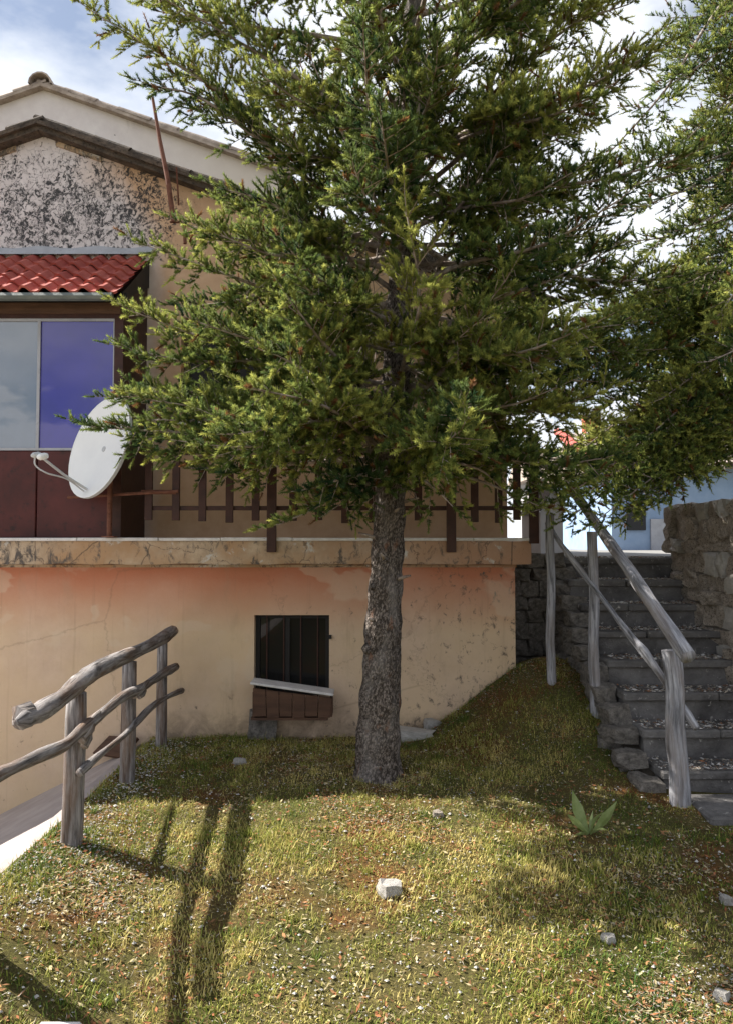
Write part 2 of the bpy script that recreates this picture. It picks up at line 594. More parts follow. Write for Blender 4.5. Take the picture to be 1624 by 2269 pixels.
MT = dict(
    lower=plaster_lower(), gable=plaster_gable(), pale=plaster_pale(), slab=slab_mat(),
    log=wood_grey('weathered_log'), log_dark=wood_grey('weathered_log_dark', (.07, .06, .055), (.34, .30, .28), (.16, .09, .055)),
    log_pale=wood_grey('weathered_log_pale', (.11, .11, .12), (.46, .46, .50), (.26, .225, .21)),
    bark=bark_mat(), needles=attr_mat('spruce_needles', .7, .42, spec=.12), grass=attr_mat('grass_blades', .6, .25),
    litter=attr_mat('litter', .85, 0, spec=.1), leaf=None,
    twig=simple('twig_bark', (.10, .065, .045), (.44, .38, .34), 14, .9),
    lawn=lawn_mat(),
    brown=simple('brown_paint', (.030, .011, .008), (.060, .022, .015), 14, .5, bs=.2, bd=.003),
    brownwood=simple('brown_wood', (.055, .028, .018), (.13, .068, .042), 3, .7, stretch=(1.0, 1, 8), bs=.3, speck=((.05, .03, .02), .6, .7)),
    redpanel=simple('dark_red_panel', (.045, .012, .011), (.10, .022, .02), 2.5, .45, bs=.1, speck=((.03, .012, .012), .55, .7)),
    fascia=simple('fascia_grey_green', (.10, .12, .12), (.18, .20, .19), 6, .5),
    dark=simple('dark_void', (.012, .011, .011), (.02, .018, .018), 4, .6),
    coping=simple('pale_coping', (.50, .48, .47), (.72, .70, .69), 12, .8, speck=((.16, .13, .11), .62, .72)),
    flashing=simple('grey_flashing', (.30, .31, .34), (.42, .43, .47), 5, .7, speck=((.2, .2, .22), .6, .75)),
    tile=simple('red_clay_tile', (.27, .045, .036), (.46, .125, .095), 4, .7, kind='pos', bs=.6, bd=.006, speck=((.50, .30, .26), .62, .74), spec=.3),
    oldtile=simple('old_roof_tile', (.22, .17, .14), (.50, .42, .36), 7, .9, speck=((.06, .05, .05), .58, .72), bd=.01),
    dirtytile=simple('mossy_roof_tile', (.035, .03, .027), (.15, .115, .09), 9, .95, speck=((.015, .013, .012), .52, .7), bd=.015, bs=.7),
    rust=simple('rusty_steel', (.10, .035, .022), (.22, .10, .07), 14, .85, speck=((.03, .02, .02), .6, .7)),
    dish=simple('dish_white', (.80, .81, .83), (.86, .87, .88), 5, .42, bs=.03, spec=.4),
    dishback=simple('dish_grey', (.45, .46, .48), (.55, .56, .58), 5, .5, bs=.05),
    metal=simple('galvanised', (.45, .46, .47), (.6, .61, .62), 20, .4, metal=.6, bs=.1),
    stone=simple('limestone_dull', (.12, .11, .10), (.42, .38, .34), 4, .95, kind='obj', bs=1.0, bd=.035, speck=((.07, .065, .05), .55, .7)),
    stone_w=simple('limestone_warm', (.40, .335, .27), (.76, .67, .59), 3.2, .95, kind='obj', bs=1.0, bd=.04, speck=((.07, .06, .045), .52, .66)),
    stone_p=simple('limestone_pale', (.36, .34, .31), (.56, .53, .50), 6, .9, kind='obj', bs=.8, bd=.015, speck=((.25, .24, .22), .6, .72)),
    mortar=simple('earth_mortar', (.05, .042, .033), (.12, .10, .08), 9, 1.0, bs=.8, bd=.02),
    step=simple('worn_step', (.060, .056, .055), (.20, .19, .185), 4, .92, bs=.9, bd=.02, speck=((.42, .40, .38), .62, .70)),
    ramp=simple('ramp_concrete', (.31, .265, .25), (.44, .385, .365), 4, .93, bs=.4, bd=.006, speck=((.20, .18, .17), .64, .72)),
    glass_blue=glass_mat('pane_blind_violet', (.030, .020, .27), .6),
    glass_grey=glass_mat('pane_curtain_grey', (.12, .15, .20)),
    glass_dark=glass_mat('pane_dark', (.010, .010, .010), .12),
    bluecloth=simple('blue_cloth', (.03, .04, .16), (.06, .07, .25), 12, .9),
    farwall=simple('far_plaster', (.34, .33, .33), (.44, .43, .43), 2, .9),
    bluewall=simple('pale_blue_paint', (.20, .29, .44), (.29, .38, .52), 2, .9),
    brick=simple('chimney_brick', (.36, .07, .045), (.48, .13, .08), 8, .9),
    paleroof=simple('pale_tile', (.28, .22, .19), (.44, .38, .34), 6, .9, kind='obj', speck=((.28, .2, .17), .6, .72)),
    road=simple('pale_road', (.16, .155, .15), (.24, .235, .23), 2, .95),
    earth=simple('far_earth', (.10, .10, .05), (.20, .17, .09), .8, 1.0),
    pot=simple('terracotta', (.35, .12, .07), (.45, .18, .1), 9, .8),
)

# ------------------------------------------------------------------ ground, ramp, upper terrace
# lowest ground: one sheet out to the horizon
mb = MB()
mb.face([(-900, -900, -2.4), (900, -900, -2.4), (900, 900, -2.4), (-900, 900, -2.4)])
tag(mb.build('ground', MT['earth'], origin=(0, 0, -2.4)), kind='structure')

# the lawn with its bank
KERB_X = -1.77
xs = np.concatenate([np.linspace(KERB_X, 2.6, 110), np.linspace(2.7, 14, 24)])
ys = np.concatenate([np.linspace(-14, 1.6, 20), np.linspace(1.7, 7.4, 130)])
verts, faces = [], []
for y in ys:
    for x in xs:
        verts.append((x, y, ground(x, y)))
nx = len(xs)
for j in range(len(ys) - 1):
    for i in range(nx - 1):
        faces.append((j * nx + i, j * nx + i + 1, (j + 1) * nx + i + 1, (j + 1) * nx + i))
# skirt along the ramp side
b0 = len(verts)
for y in ys: verts.append((KERB_X, y, -.6))
for j in range(len(ys) - 1): faces.append((j * nx, (j + 1) * nx, b0 + j + 1, b0 + j))
me = bpy.data.meshes.new('lawn')
me.from_pydata(verts, [], faces)
me.materials.append(MT['lawn'])
me.polygons.foreach_set('use_smooth', [True] * len(me.polygons))
tag(link(bpy.data.objects.new('lawn', me)), kind='structure')

# concrete ramp falling away to the left of the log fence
mb = MB()
def rz(x): return -.035 - .50 * (KERB_X - .07 - x)
XE = -6.2
mb.face([(XE, -6, rz(XE)), (KERB_X - .07, -6, rz(KERB_X - .07)), (KERB_X - .07, 6.3, rz(KERB_X - .07)), (XE, 6.3, rz(XE))])
tag(mb.build('ramp', MT['ramp'], origin=(-3, 2, -1)), kind='structure')
mb = MB()
mb.box((KERB_X - .07, -6, -.7), (KERB_X, 5.75, -.004))
tag(mb.build('kerb', MT['ramp'], origin=(KERB_X, 2, 0)), kind='structure')

# upper ground beyond the stairs
mb = MB()
for (x0, x1, y0, y1, z) in ((1.2, 2.84, 7.05, 400, 1.47), (3.05, 120, 5.4, 400, 1.42)):
    mb.face([(x0, y0, z), (x1, y0, z), (x1, y1, z), (x0, y1, z)])
    mb.face([(x0, y0, -2), (x1, y0, -2), (x1, y0, z), (x0, y0, z)])
    mb.face([(x0, y0, -2), (x0, y0, z), (x0, y1, z), (x0, y1, -2)])
mb.face([(2.84, 7.15, 1.467), (3.05, 7.15, 1.467), (3.05, 400, 1.467), (2.84, 400, 1.467)])
mb.face([(-60, 30, 1.46), (1.2, 30, 1.46), (1.2, 400, 1.46), (-60, 400, 1.46)])
tag(mb.build('upper_terrace', MT['earth'], origin=(3, 8, 1.4)), kind='structure')
mb = MB()
mb.face([(1.22, 7.4, 1.476), (2.83, 7.4, 1.476), (40, 60, 1.476), (-10, 60, 1.476)])
tag(mb.build('road', MT['road'], origin=(2, 10, 1.476)), kind='structure')

# ------------------------------------------------------------------ stones (shared meshes)
def stone_meshes(n, seed, mat, flat=1.0):
    out = []
    rr = random.Random(seed)
    for k in range(n):
        bm = bmesh.new()
        bmesh.ops.create_cube(bm, size=1.0)
        bmesh.ops.subdivide_edges(bm, edges=bm.edges[:], cuts=1, use_grid_fill=True)
        for v in bm.verts:
            l = v.co.length
            t = .40 if l > .8 else (.12 if l > .6 else 0)
            tgt = v.co.normalized() * .56
            v.co = v.co.lerp(tgt, t) + Vector((rr.uniform(-.10, .10), rr.uniform(-.10, .10), rr.uniform(-.10, .10)))
        me = bpy.data.meshes.new('stone')
        bm.to_mesh(me)
        bm.free()
        me.materials.append(mat)
        out.append(me)
    return out


ST = {k: stone_meshes(7, s, MT[k]) for k, s in (('stone', 1), ('stone_w', 2), ('stone_p', 3))}


def stone(kind, loc, size, parent=None, name='stone', rot=None):
    o = bpy.data.objects.new(name, random.choice(ST[kind]))
    o.location = Vector(loc) - (wloc(parent) if parent is not None else Vector())
    o.scale = size
    o.rotation_euler = rot or (random.uniform(-.12, .12), random.uniform(-.12, .12), random.uniform(-.12, .12))
    return link(o, parent)


# ------------------------------------------------------------------ the house
WY, UY = 6.30, 7.00            # lower wall, upper wall
HL, HR = -7.2, 1.23
house = empty('house', (-3, 6.3, -.5))
tag(house, 'beige plastered house with mouldy gable, glazed veranda and balcony over a cellar wall', 'house')

# lower wall with the cellar window opening
wx0, wx1 = at(564, 1450, WY).x, at(730, 1450, WY).x
wz0, wz1 = at(650, 1545, WY).z, at(650, 1363, WY).z
mb = MB()
zb, zt = -2.3, 1.46
def wq(x0, x1, z0, z1, Y): mb.face([(x0, Y, z0), (x1, Y, z0), (x1, Y, z1), (x0, Y, z1)])
for a in ((HL, wx0, zb, zt), (wx1, HR, zb, zt), (wx0, wx1, zb, wz0), (wx0, wx1, wz1, zt)): wq(*a, WY)
DP = .14
mb.face([(wx0, WY, wz0), (wx0, WY, wz1), (wx0, WY + DP, wz1), (wx0, WY + DP, wz0)])
mb.face([(wx1, WY, wz1), (wx1, WY, wz0), (wx1, WY + DP, wz0), (wx1, WY + DP, wz1)])
mb.face([(wx0, WY, wz1), (wx1, WY, wz1), (wx1, WY + DP, wz1), (wx0, WY + DP, wz1)])
mb.face([(wx0, WY, wz0), (wx0, WY + DP, wz0), (wx1, WY + DP, wz0), (wx1, WY, wz0)])
mb.face([(HR, WY, zb), (HR, 11, zb), (HR, 11, zt), (HR, WY, zt)])
mb.face([(HL, 11, zb), (HL, WY, zb), (HL, WY, zt), (HL, 11, zt)])
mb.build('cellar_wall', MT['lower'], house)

# cellar window: frame, panes, bars
mb = MB()
fw = .035
Yf = WY + .085
mb.box((wx0 + .002, Yf, wz0), (wx0 + fw, Yf + .05, wz1 - .002))
mb.box((wx1 - fw, Yf, wz0), (wx1 - .002, Yf + .05, wz1 - .002))
mb.box((wx0 + fw, Yf, wz1 - fw), (wx1 - fw, Yf + .05, wz1 - .002))
mb.box((wx0 + fw, Yf, wz0 + .002), (wx1 - fw, Yf + .05, wz0 + fw))
mb.box(((wx0 + wx1) / 2 - .06, Yf, wz0 + fw), ((wx0 + wx1) / 2 - .025, Yf + .05, wz1 - fw))
win = mb.build('cellar_window', MT['dark'], house)
xm = (wx0 + wx1) / 2 - .0425
for (a, b) in ((wx0 + fw, xm - .0175), (xm + .0175, wx1 - fw)):
    mb = MB().box((a, Yf + .03, wz0 + fw), (b, Yf + .036, wz1 - fw))
    mb.build('pane', MT['glass_dark'], win)
for k in range(4):
    x = wx0 + (k + .7) * (wx1 - wx0) / 4.4
    mb = MB().tube([(x, WY + .05, wz0), (x, WY + .05, wz1)], .006, 6)
    mb.build('bar', MT['brown'], win)
hz = at(728, 1412, WY).z
mb = MB().box((wx1 - .012, WY - .02, hz - .012), (wx1 + .02, WY + .01, hz + .02))
mb.build('hinge', MT['dark'], win)

# balcony slab
SY = 6.17
slx = at(1176, 1220, SY).x
s_top, s_bot = at(400, 1199, SY).z, at(400, 1250, SY).z
mb = MB()
nseg = 60
rr = random.Random(3)
prev = None
rows = []
for i in range(nseg + 1):
    x = HL + (slx - HL) * i / nseg
    j = rr.uniform(-.006, .006)
    k = rr.uniform(-.008, .008)
    rows.append([(x, SY + j, s_top), (x, SY + j * .5 - .004, (s_top + s_bot) / 2), (x, SY + k, s_bot + k * .6), (x, WY + .02, s_bot)])
for i in range(nseg):
    for q in range(3):
        mb.face([rows[i][q + 1], rows[i + 1][q + 1], rows[i + 1][q], rows[i][q]])
    mb.face([rows[i][0], rows[i + 1][0], (rows[i + 1][0][0], UY, s_top), (rows[i][0][0], UY, s_top)])
mb.face([rows[-1][0], rows[-1][1], rows[-1][2], rows[-1][3], (slx, UY, s_bot), (slx, UY, s_top)])
slab = mb.build('balcony_slab', MT['slab'], house)
rr = random.Random(5)
x = HL
while x < slx:
    L = rr.uniform(.5, .8)
    mb = MB().box((x, SY - .022, s_top + .001), (min(x + L, slx + .02) - .004, SY + .16, s_top + .028 + rr.uniform(-.002, .002)))
    mb.build('coping', MT['coping'], slab, bevel=.004)
    x += L
# thin moulding line under the slab
mb = MB().box((HL, WY - .018, s_bot - .03), (HR + .01, WY + .005, s_bot - .006))
mb.build('moulding', MT['slab'], house)

# upper wall and gable
RX, RS = at(98, 303, UY).x, .36           # ridge position, roof pitch
RZ = at(98, 303, UY).z
UR = 1.30
def rl(x): return RZ - RS * abs(x - RX)
ux0, ux1 = at(402, 800, UY).x, at(575, 800, UY).x
uz0, uz1 = at(450, 930, UY).z, at(450, 703, UY).z
mb = MB()
def strip(x0, x1, z0, z1=None):
    mb.face([(x0, UY, z0), (x1, UY, z0), (x1, UY, z1 or rl(x1)), (x0, UY, z1 or rl(x0))])
strip(HL, RX, s_top); strip(RX, ux0, s_top); strip(ux1, UR, s_top)
strip(ux0, ux1, s_top, uz0); strip(ux0, ux1, uz1)
for q in (((ux0, UY, uz0), (ux0, UY, uz1), (ux0, UY + .2, uz1), (ux0, UY + .2, uz0)), ((ux1, UY, uz1), (ux1, UY, uz0), (ux1, UY + .2, uz0), (ux1, UY + .2, uz1)),
          ((ux0, UY, uz1), (ux1, UY, uz1), (ux1, UY + .2, uz1), (ux0, UY + .2, uz1)), ((ux1, UY, uz0), (ux0, UY, uz0), (ux0, UY + .2, uz0), (ux1, UY + .2, uz0))): mb.face(q)
mb.face([(UR, UY, zt), (UR, 12, zt), (UR, 12, rl(UR)), (UR, UY, rl(UR))])
mb.face([(HL, 12, s_top), (HL, UY, s_top), (HL, UY, rl(HL)), (HL, 12, rl(HL))])
mb.build('gable_wall', MT['gable'], house)
mb = MB()
mb.box((ux0, UY + .12, uz0), (ux0 + .05, UY + .18, uz1)); mb.box((ux1 - .05, UY + .12, uz0), (ux1, UY + .18, uz1))
mb.box((ux0 + .05, UY + .12, uz1 - .05), (ux1 - .05, UY + .18, uz1)); mb.box((ux0 + .05, UY + .12, uz0), (ux1 - .05, UY + .18, uz0 + .05))
uw = mb.build('balcony_window', MT['brown'], house)
MB().box((ux0 + .05, UY + .15, uz0 + .05), (ux1 - .05, UY + .155, uz1 - .05)).build('pane', MT['dark'], uw)
MB().box((ux0 - .04, UY - .05, uz0 - .05), (ux1 + .04, UY + .12, uz0 - .002)).build('sill', MT['coping'], uw)

# main roof over the gable: thick mossy edge and cover tiles along the verge
RY0 = UY - .16
mb = MB()
for s in (-1, 1):
    xe = (HL - .3) if s < 0 else (UR + .35)
    for (dz0, dz1, y0) in ((-.0, .045, RY0 + .04), (.045, .085, RY0)):
        mb.face([(RX, y0, RZ + dz0), (xe, y0, rl(xe) + dz0), (xe, y0, rl(xe) + dz1), (RX, y0, RZ + dz1)][::s])
    mb.face([(RX, RY0, RZ + .085), (xe, RY0, rl(xe) + .085), (xe, 12.2, rl(xe) + .085), (RX, 12.2, RZ + .085)])
    mb.face([(RX, RY0 + .04, RZ), (xe, RY0 + .04, rl(xe)), (xe, 12.2, rl(xe)), (RX, 12.2, RZ)])
    mb.face([(xe, RY0, rl(xe)), (xe, 12.2, rl(xe)), (xe, 12.2, rl(xe) + .085), (xe, RY0, rl(xe) + .085)])
    mb.face([(RX, RY0, RZ + .045), (xe, RY0, rl(xe) + .045), (xe, RY0 + .04, rl(xe) + .045), (RX, RY0 + .04, RZ + .045)])
roof = mb.build('roof', MT['dirtytile'], house)


def barrel_mesh(name, mat, L=.36, r0=.085, r1=.07, th=.014, n=7):
    """half-round clay cover tile lying along X, origin at its lower end"""
    m = MB()
    def ring(x, r): return [(x, -r * math.cos(math.pi * k / n), r * math.sin(math.pi * k / n)) for k in range(n + 1)]
    a, b, c, d = ring(0, r0), ring(L, r1), ring(0, r0 - th), ring(L, r1 - th)
    for k in range(n):
        m.face([a[k], a[k + 1], b[k + 1], b[k]][::-1])
        m.face([c[k], c[k + 1], d[k + 1], d[k]])
        m.face([a[k], c[k], c[k + 1], a[k + 1]][::-1])
        m.face([b[k], b[k + 1], d[k + 1], d[k]][::-1])
    me = bpy.data.meshes.new(name)
    me.from_pydata(m.v, [], m.f)
    me.materials.append(mat)
    return me


def verge(parent, me, X0, Z0, slope, xe, y, step=.30, lift=.15, seed=1, sc=1.0):
    rr = random.Random(seed)
    s = 1 if xe > X0 else -1
    ang = math.atan(slope)
    d = 0
    while d * math.cos(ang) < abs(xe - X0):
        o = bpy.data.objects.new('verge_tile', me)
        # tiles point up the slope: lower end origin
        dd = d + step
        x = X0 + s * dd * math.cos(ang)
        z = Z0 - dd * math.sin(ang) + lift + rr.uniform(-.006, .012)
        o.location = Vector((x, y + rr.uniform(-.012, .012), z)) - wloc(parent)
        o.rotation_euler = (0, -ang + rr.uniform(-.02, .04), (math.pi if s > 0 else 0) + rr.uniform(-.03, .03))
        if s > 0: o.rotation_euler[1] = -ang - rr.uniform(0, .05)
        o.scale = (sc, sc, sc)
        link(o, parent)
        d += step


bt_dark = barrel_mesh('mossy_tile', MT['dirtytile'], .36, .065, .052, .012)
verge(roof, bt_dark, RX, RZ, RS, UR + .3, RY0 + .07, lift=.075, seed=2)
verge(roof, bt_dark, RX, RZ, RS, -5.2, RY0 + .07, lift=.075, seed=4)
# short raised strips in the slab colour under the verge
for (xa, xb) in ((RX + .12, RX + .55), (RX - .75, RX - .25)):
    mb = MB()
    mb.face([(xa, UY - .02, rl(xa) - .05), (xb, UY - .02, rl(xb) - .05), (xb, UY - .02, rl(xb) - .004), (xa, UY - .02, rl(xa) - .004)])
    mb.face([(xa, UY - .02, rl(xa) - .05), (xa, UY, rl(xa) - .05), (xb, UY, rl(xb) - .05), (xb, UY - .02, rl(xb) - .05)])
    mb.build('verge_strip', MT['slab'], house)

# veranda
VX, VL, VY = at(272, 900, WY).x, -6.4, 6.31
vz0, vz1, vz2 = at(150, 998, VY).z, at(150, 706, VY).z, at(150, 672, VY).z
ver = MB()
ver.box((VX - .075, VY - .01, s_top + .03), (VX, VY + .07, vz2 + .02))       # corner post
for xx in (VX - .05, VX - .005):                                             # side wall, in shade
    ver.face([(xx, VY + .071, s_top + .03), (xx, UY, s_top + .03), (xx, UY, 4.0), (xx, VY + .071, 3.70)])
ver.box((VL, VY - .012, vz1 + .001), (VX - .076, VY + .06, vz2))              # header
veranda = ver.build('veranda', MT['brown'], house)
MB().box((VL, VY - .03, vz1 + .035), (VX - .02, VY - .0125, vz2 - .004)).build('beam', MT['brownwood'], veranda)
MB().box((VL, VY - .02, vz2 + .001), (VX + .03, VY + .05, at(150, 650, VY).z)).build('soffit_board', MT['dark'], veranda)
pw = [VX - .075, at(86, 850, VY).x, at(86, 850, VY).x - .72, at(86, 850, VY).x - 1.44, at(86, 850, VY).x - 2.16, VL]
for i in range(5):
    x1_, x0_ = pw[i], pw[i + 1]
    g = MB().box((x0_ + .012, VY + .012, vz0 + .02), (x1_ - .012, VY + .018, vz1 - .022))
    g.build('pane', MT['glass_blue'] if i == 0 else MT['glass_grey'], veranda)
    fr = MB()
    fr.box((x0_ - .012, VY - .004, vz0), (x0_ + .012, VY + .03, vz1))
    fr.box((x0_ + .012, VY - .003, vz1 - .022), (x1_ - .012, VY + .03, vz1))
    fr.box((x0_ + .012, VY - .003, vz0), (x1_ - .012, VY + .03, vz0 + .02))
    fr.box((x1_ - .0119, VY - .002, vz0 + .001), (x1_ - .002, VY + .03, vz1 - .001))
    fr.build('pane_frame', MT['flashing'], veranda)
    p = MB().box((x0_ + .004, VY + .0, s_top + .03), (x1_ - .004, VY + .04, vz0 - .004))
    p.build('panel', MT['redpanel'], veranda, bevel=.006)
# veranda roof: deck, gutter, flashing, tiles
TE = at(200, 645, 6.12); TT = at(200, 568, UY)
ez, tz = TE.z, TT.z
RXV = VX + .01
mb = MB()
mb.face([(VL, 6.12, ez - .06), (RXV, 6.12, ez - .06), (RXV, UY, tz - .05), (VL, UY, tz - .05)])
mb.face([(VL, 6.12, ez - .09), (RXV, 6.12, ez - .09), (RXV, 6.12, ez - .06), (VL, 6.12, ez - .06)])
mb.face([(RXV, 6.12, ez - .09), (RXV, UY, tz - .3), (RXV, UY, tz - .05), (RXV, 6.12, ez - .06)])
mb.face([(VL, 6.12, ez - .09), (VL, UY, tz - .3), (RXV, UY, tz - .3), (RXV, 6.12, ez - .09)])
vroof = mb.build('veranda_roof', MT['dark'], house)
g = MB()
gz = at(150, 656, 6.06).z
prof = [(6.10, gz + .035), (6.055, gz + .028), (6.04, gz), (6.06, gz - .022), (6.10, gz - .028)]
for k in range(len(prof) - 1):
    (y0, z0), (y1, z1) = prof[k], prof[k + 1]
    g.face([(VL, y0, z0), (VL, y1, z1), (RXV - .03, y1, z1), (RXV - .03, y0, z0)])
g.face([(RXV - .03, y, z) for y, z in prof])
g.build('gutter', MT['fascia'], vroof)
g = MB()
fz1 = at(200, 550, UY).z
nn = 40
rr = random.Random(8)
for i in range(nn):
    xa, xb = VL + (RXV + .05 - VL) * i / nn, VL + (RXV + .05 - VL) * (i + 1) / nn
    za, zb_ = fz1 + .012 * math.sin(i * 1.3), fz1 + .012 * math.sin((i + 1) * 1.3)
    g.face([(xa, UY - .06, tz + .0), (xb, UY - .06, tz + .0), (xb, UY - .02, zb_), (xa, UY - .02, za)])
    g.face([(xa, UY - .02, za), (xb, UY - .02, zb_), (xb, UY, zb_ + .01), (xa, UY, za + .01)])
g.build('flashing', MT['flashing'], vroof)


def tile_mesh():
    """S-shaped clay tile, 0.165 wide, 0.2 long, down-slope along -Y, crown then pan"""
    m = MB()
    n = 8
    W, L = .172, .21
    prof = []
    for k in range(n + 1):
        u = k / n
        z = .040 * math.sin(math.pi * min(u / .58, 1)) if u < .58 else -.012 * math.sin(math.pi * (u - .58) / .42)
        prof.append((u * W, z))
    def P(i, y, dz): return (prof[i][0], y, prof[i][1] + dz)
    for k in range(n):
        m.face([P(k, 0, .024), P(k + 1, 0, .024), P(k + 1, L, 0), P(k, L, 0)])
        m.face([P(k, 0, .004), P(k + 1, 0, .004), P(k + 1, 0, .024), P(k, 0, .024)])
        m.face([P(k, L, -.014), P(k + 1, L, -.014), P(k + 1, 0, .004), P(k, 0, .004)])
    me = bpy.data.meshes.new('roof_tile')
    me.from_pydata(m.v, [], m.f)
    me.materials.append(MT['tile'])
    me.polygons.foreach_set('use_smooth', [False] * len(me.polygons))
    return me


tm = tile_mesh()
slope_len = math.hypot(UY - 6.10, tz - ez)
sl_ang = math.atan2(tz - ez, UY - 6.10)
rows_n = 6
rr = random.Random(21)
nc = int((RXV - VL) / .160)
for r in range(rows_n):
    for c in range(nc + 1):
        d = r * slope_len / rows_n
        x = RXV - .165 - c * .160
        o = bpy.data.objects.new('roof_tile', tm)
        o.location = Vector((x + rr.uniform(-.005, .005), 6.09 + rr.uniform(-.008, .008) + d * math.cos(sl_ang), ez + d * math.sin(sl_ang) - .03 + rr.uniform(-.003, .003))) - wloc(vroof)
        o.rotation_euler = (sl_ang + rr.uniform(-.05, .03), rr.uniform(-.04, .04), rr.uniform(-.035, .035))
        link(o, vroof)

# ------------------------------------------------------------------ taller house behind
BY = 9.5
rear = empty('rear_house', at(100, 1205, BY) * 1.0)
tag(rear, 'pale lilac gable of a taller house rising behind the mouldy gable', 'house')
AX, AZ, AS = at(98, 200, BY).x, at(98, 200, BY).z, .36
BR, BL = at(628, 420, BY).x, AX - 4.2
def bl(x): return AZ - AS * abs(x - AX)
mb = MB()
mb.face([(BL, BY, 0), (AX, BY, 0), (AX, BY, AZ), (BL, BY, bl(BL))])
mb.face([(AX, BY, 0), (BR, BY, 0), (BR, BY, bl(BR)), (AX, BY, AZ)])
mb.face([(BR, BY, 0), (BR, 16, 0), (BR, 16, bl(BR)), (BR, BY, bl(BR))])
mb.face([(BL, 16, 0), (BL, BY, 0), (BL, BY, bl(BL)), (BL, 16, bl(BL))])
mb.build('wall', MT['pale'], rear)
mb = MB()
y0 = BY - .1
for s in (-1, 1):
    xe = BL - .2 if s < 0 else BR + .12
    mb.face([(AX, y0, AZ + .001), (xe, y0, bl(xe) + .001), (xe, y0, bl(xe) + .045), (AX, y0, AZ + .045)][::s])
    mb.face([(AX, y0, AZ + .045), (xe, y0, bl(xe) + .045), (xe, 16.2, bl(xe) + .045), (AX, 16.2, AZ + .045)])
    mb.face([(AX, y0, AZ + .001), (xe, y0, bl(xe) + .001), (xe, 16.2, bl(xe) + .001), (AX, 16.2, AZ + .001)])
    mb.face([(xe, y0, bl(xe)), (xe, 16.2, bl(xe)), (xe, 16.2, bl(xe) + .045), (xe, y0, bl(xe) + .045)])
rroof = mb.build('roof', MT['oldtile'], rear)
bt_old = barrel_mesh('verge_tile', MT['oldtile'], .44, .075, .062)
verge(rroof, bt_old, AX, AZ, AS, BR, y0 + .07, step=.37, lift=.035, seed=6)
verge(rroof, bt_old, AX, AZ, AS, BL, y0 + .07, step=.37, lift=.035, seed=9)
o = bpy.data.objects.new('ridge_tile', barrel_mesh('ridge_tile', MT['oldtile'], .5, .15, .135, .02))
o.location = Vector((AX, y0 - .03, AZ + .02)) - wloc(rroof)
o.rotation_euler = (0, 0, math.pi / 2)
link(o, rroof)

# ------------------------------------------------------------------ balcony railing
RLY = 6.20
rail = empty('balcony_railing', (at(600, 1190, RLY).x, RLY, s_top))
tag(rail, 'dark brown wooden balustrade along the balcony behind the spruce', 'railing')
rzl, rzt = at(450, 1126, RLY).z, at(450, 1003, RLY).z
rzh = at(450, 958, RLY).z
rx0, rx1 = at(322, 1100, RLY).x, at(1178, 1100, RLY).x
MB().box((rx0, RLY - .012, rzl - .018), (rx1, RLY + .012, rzl + .018)).build('rail', MT['brown'], rail, bevel=.003)
MB().box((rx0, RLY - .012, rzt - .02), (rx1, RLY + .012, rzt + .02)).build('rail', MT['brown'], rail, bevel=.003)
MB().box((rx0, RLY - .05, rzh - .018), (rx1, RLY + .05, rzh + .03)).build('handrail', MT['brownwood'], rail, bevel=.006)
posts = (605, 997, 1178)
x = 333
rr = random.Random(4)
bxs = [333, 393, 452, 510, 568, 651, 708, 766, 824, 925, 1050, 1102, 1142]
for px in bxs:
    c = at(px, 1100, RLY).x + rr.uniform(-.004, .004)
    MB().box((c - .031, RLY - .036, at(px, 1156 + rr.uniform(-4, 4), RLY).z), (c + .031, RLY - .0125, rzt + .05)).build('baluster', MT['brown'], rail, bevel=.003)
for px in posts:
    c = at(px, 1100, RLY).x
    MB().box((c - .038, RLY - .075, s_top - (.09 if px != 1178 else .02)), (c + .038, RLY - .037, rzh - .019)).build('post', MT['brown'], rail, bevel=.003)
MB().box((rx0 - .02, RLY - .03, at(360, 1096, RLY).z), (at(393, 1100, RLY).x, RLY - .037, at(360, 1086, RLY).z)).build('bracket_bar', MT['rust'], rail)

# blue cloth hung over the handrail, showing between the branches
c0 = at(552, 940, RLY).x; c1 = at(604, 940, RLY).x
mb = MB()
nn = 10
for i in range(nn):
    a, b = c0 + (c1 - c0) * i / nn, c0 + (c1 - c0) * (i + 1) / nn
    fa, fb = .012 * math.sin(i * 1.7), .012 * math.sin((i + 1) * 1.7)
    prof = [(-.062, -.16), (-.060, -.06), (-.055, .035), (0, .042), (.055, .035), (.06, -.1)]
    for k in range(len(prof) - 1):
        (y0, z0), (y1, z1) = prof[k], prof[k + 1]
        s0 = fa if z0 < 0 else 0; s1 = fa if z1 < 0 else 0
        t0 = fb if z0 < 0 else 0; t1 = fb if z1 < 0 else 0
        mb.face([(a, RLY + y0 + s0, rzh + z0), (b, RLY + y0 + t0, rzh + z0), (b, RLY + y1 + t1, rzh + z1), (a, RLY + y1 + s1, rzh + z1)])
tag(mb.build('cloth', MT['bluecloth'], smooth=True), 'small dark blue cloth hanging over the balcony handrail behind branches', 'cloth')

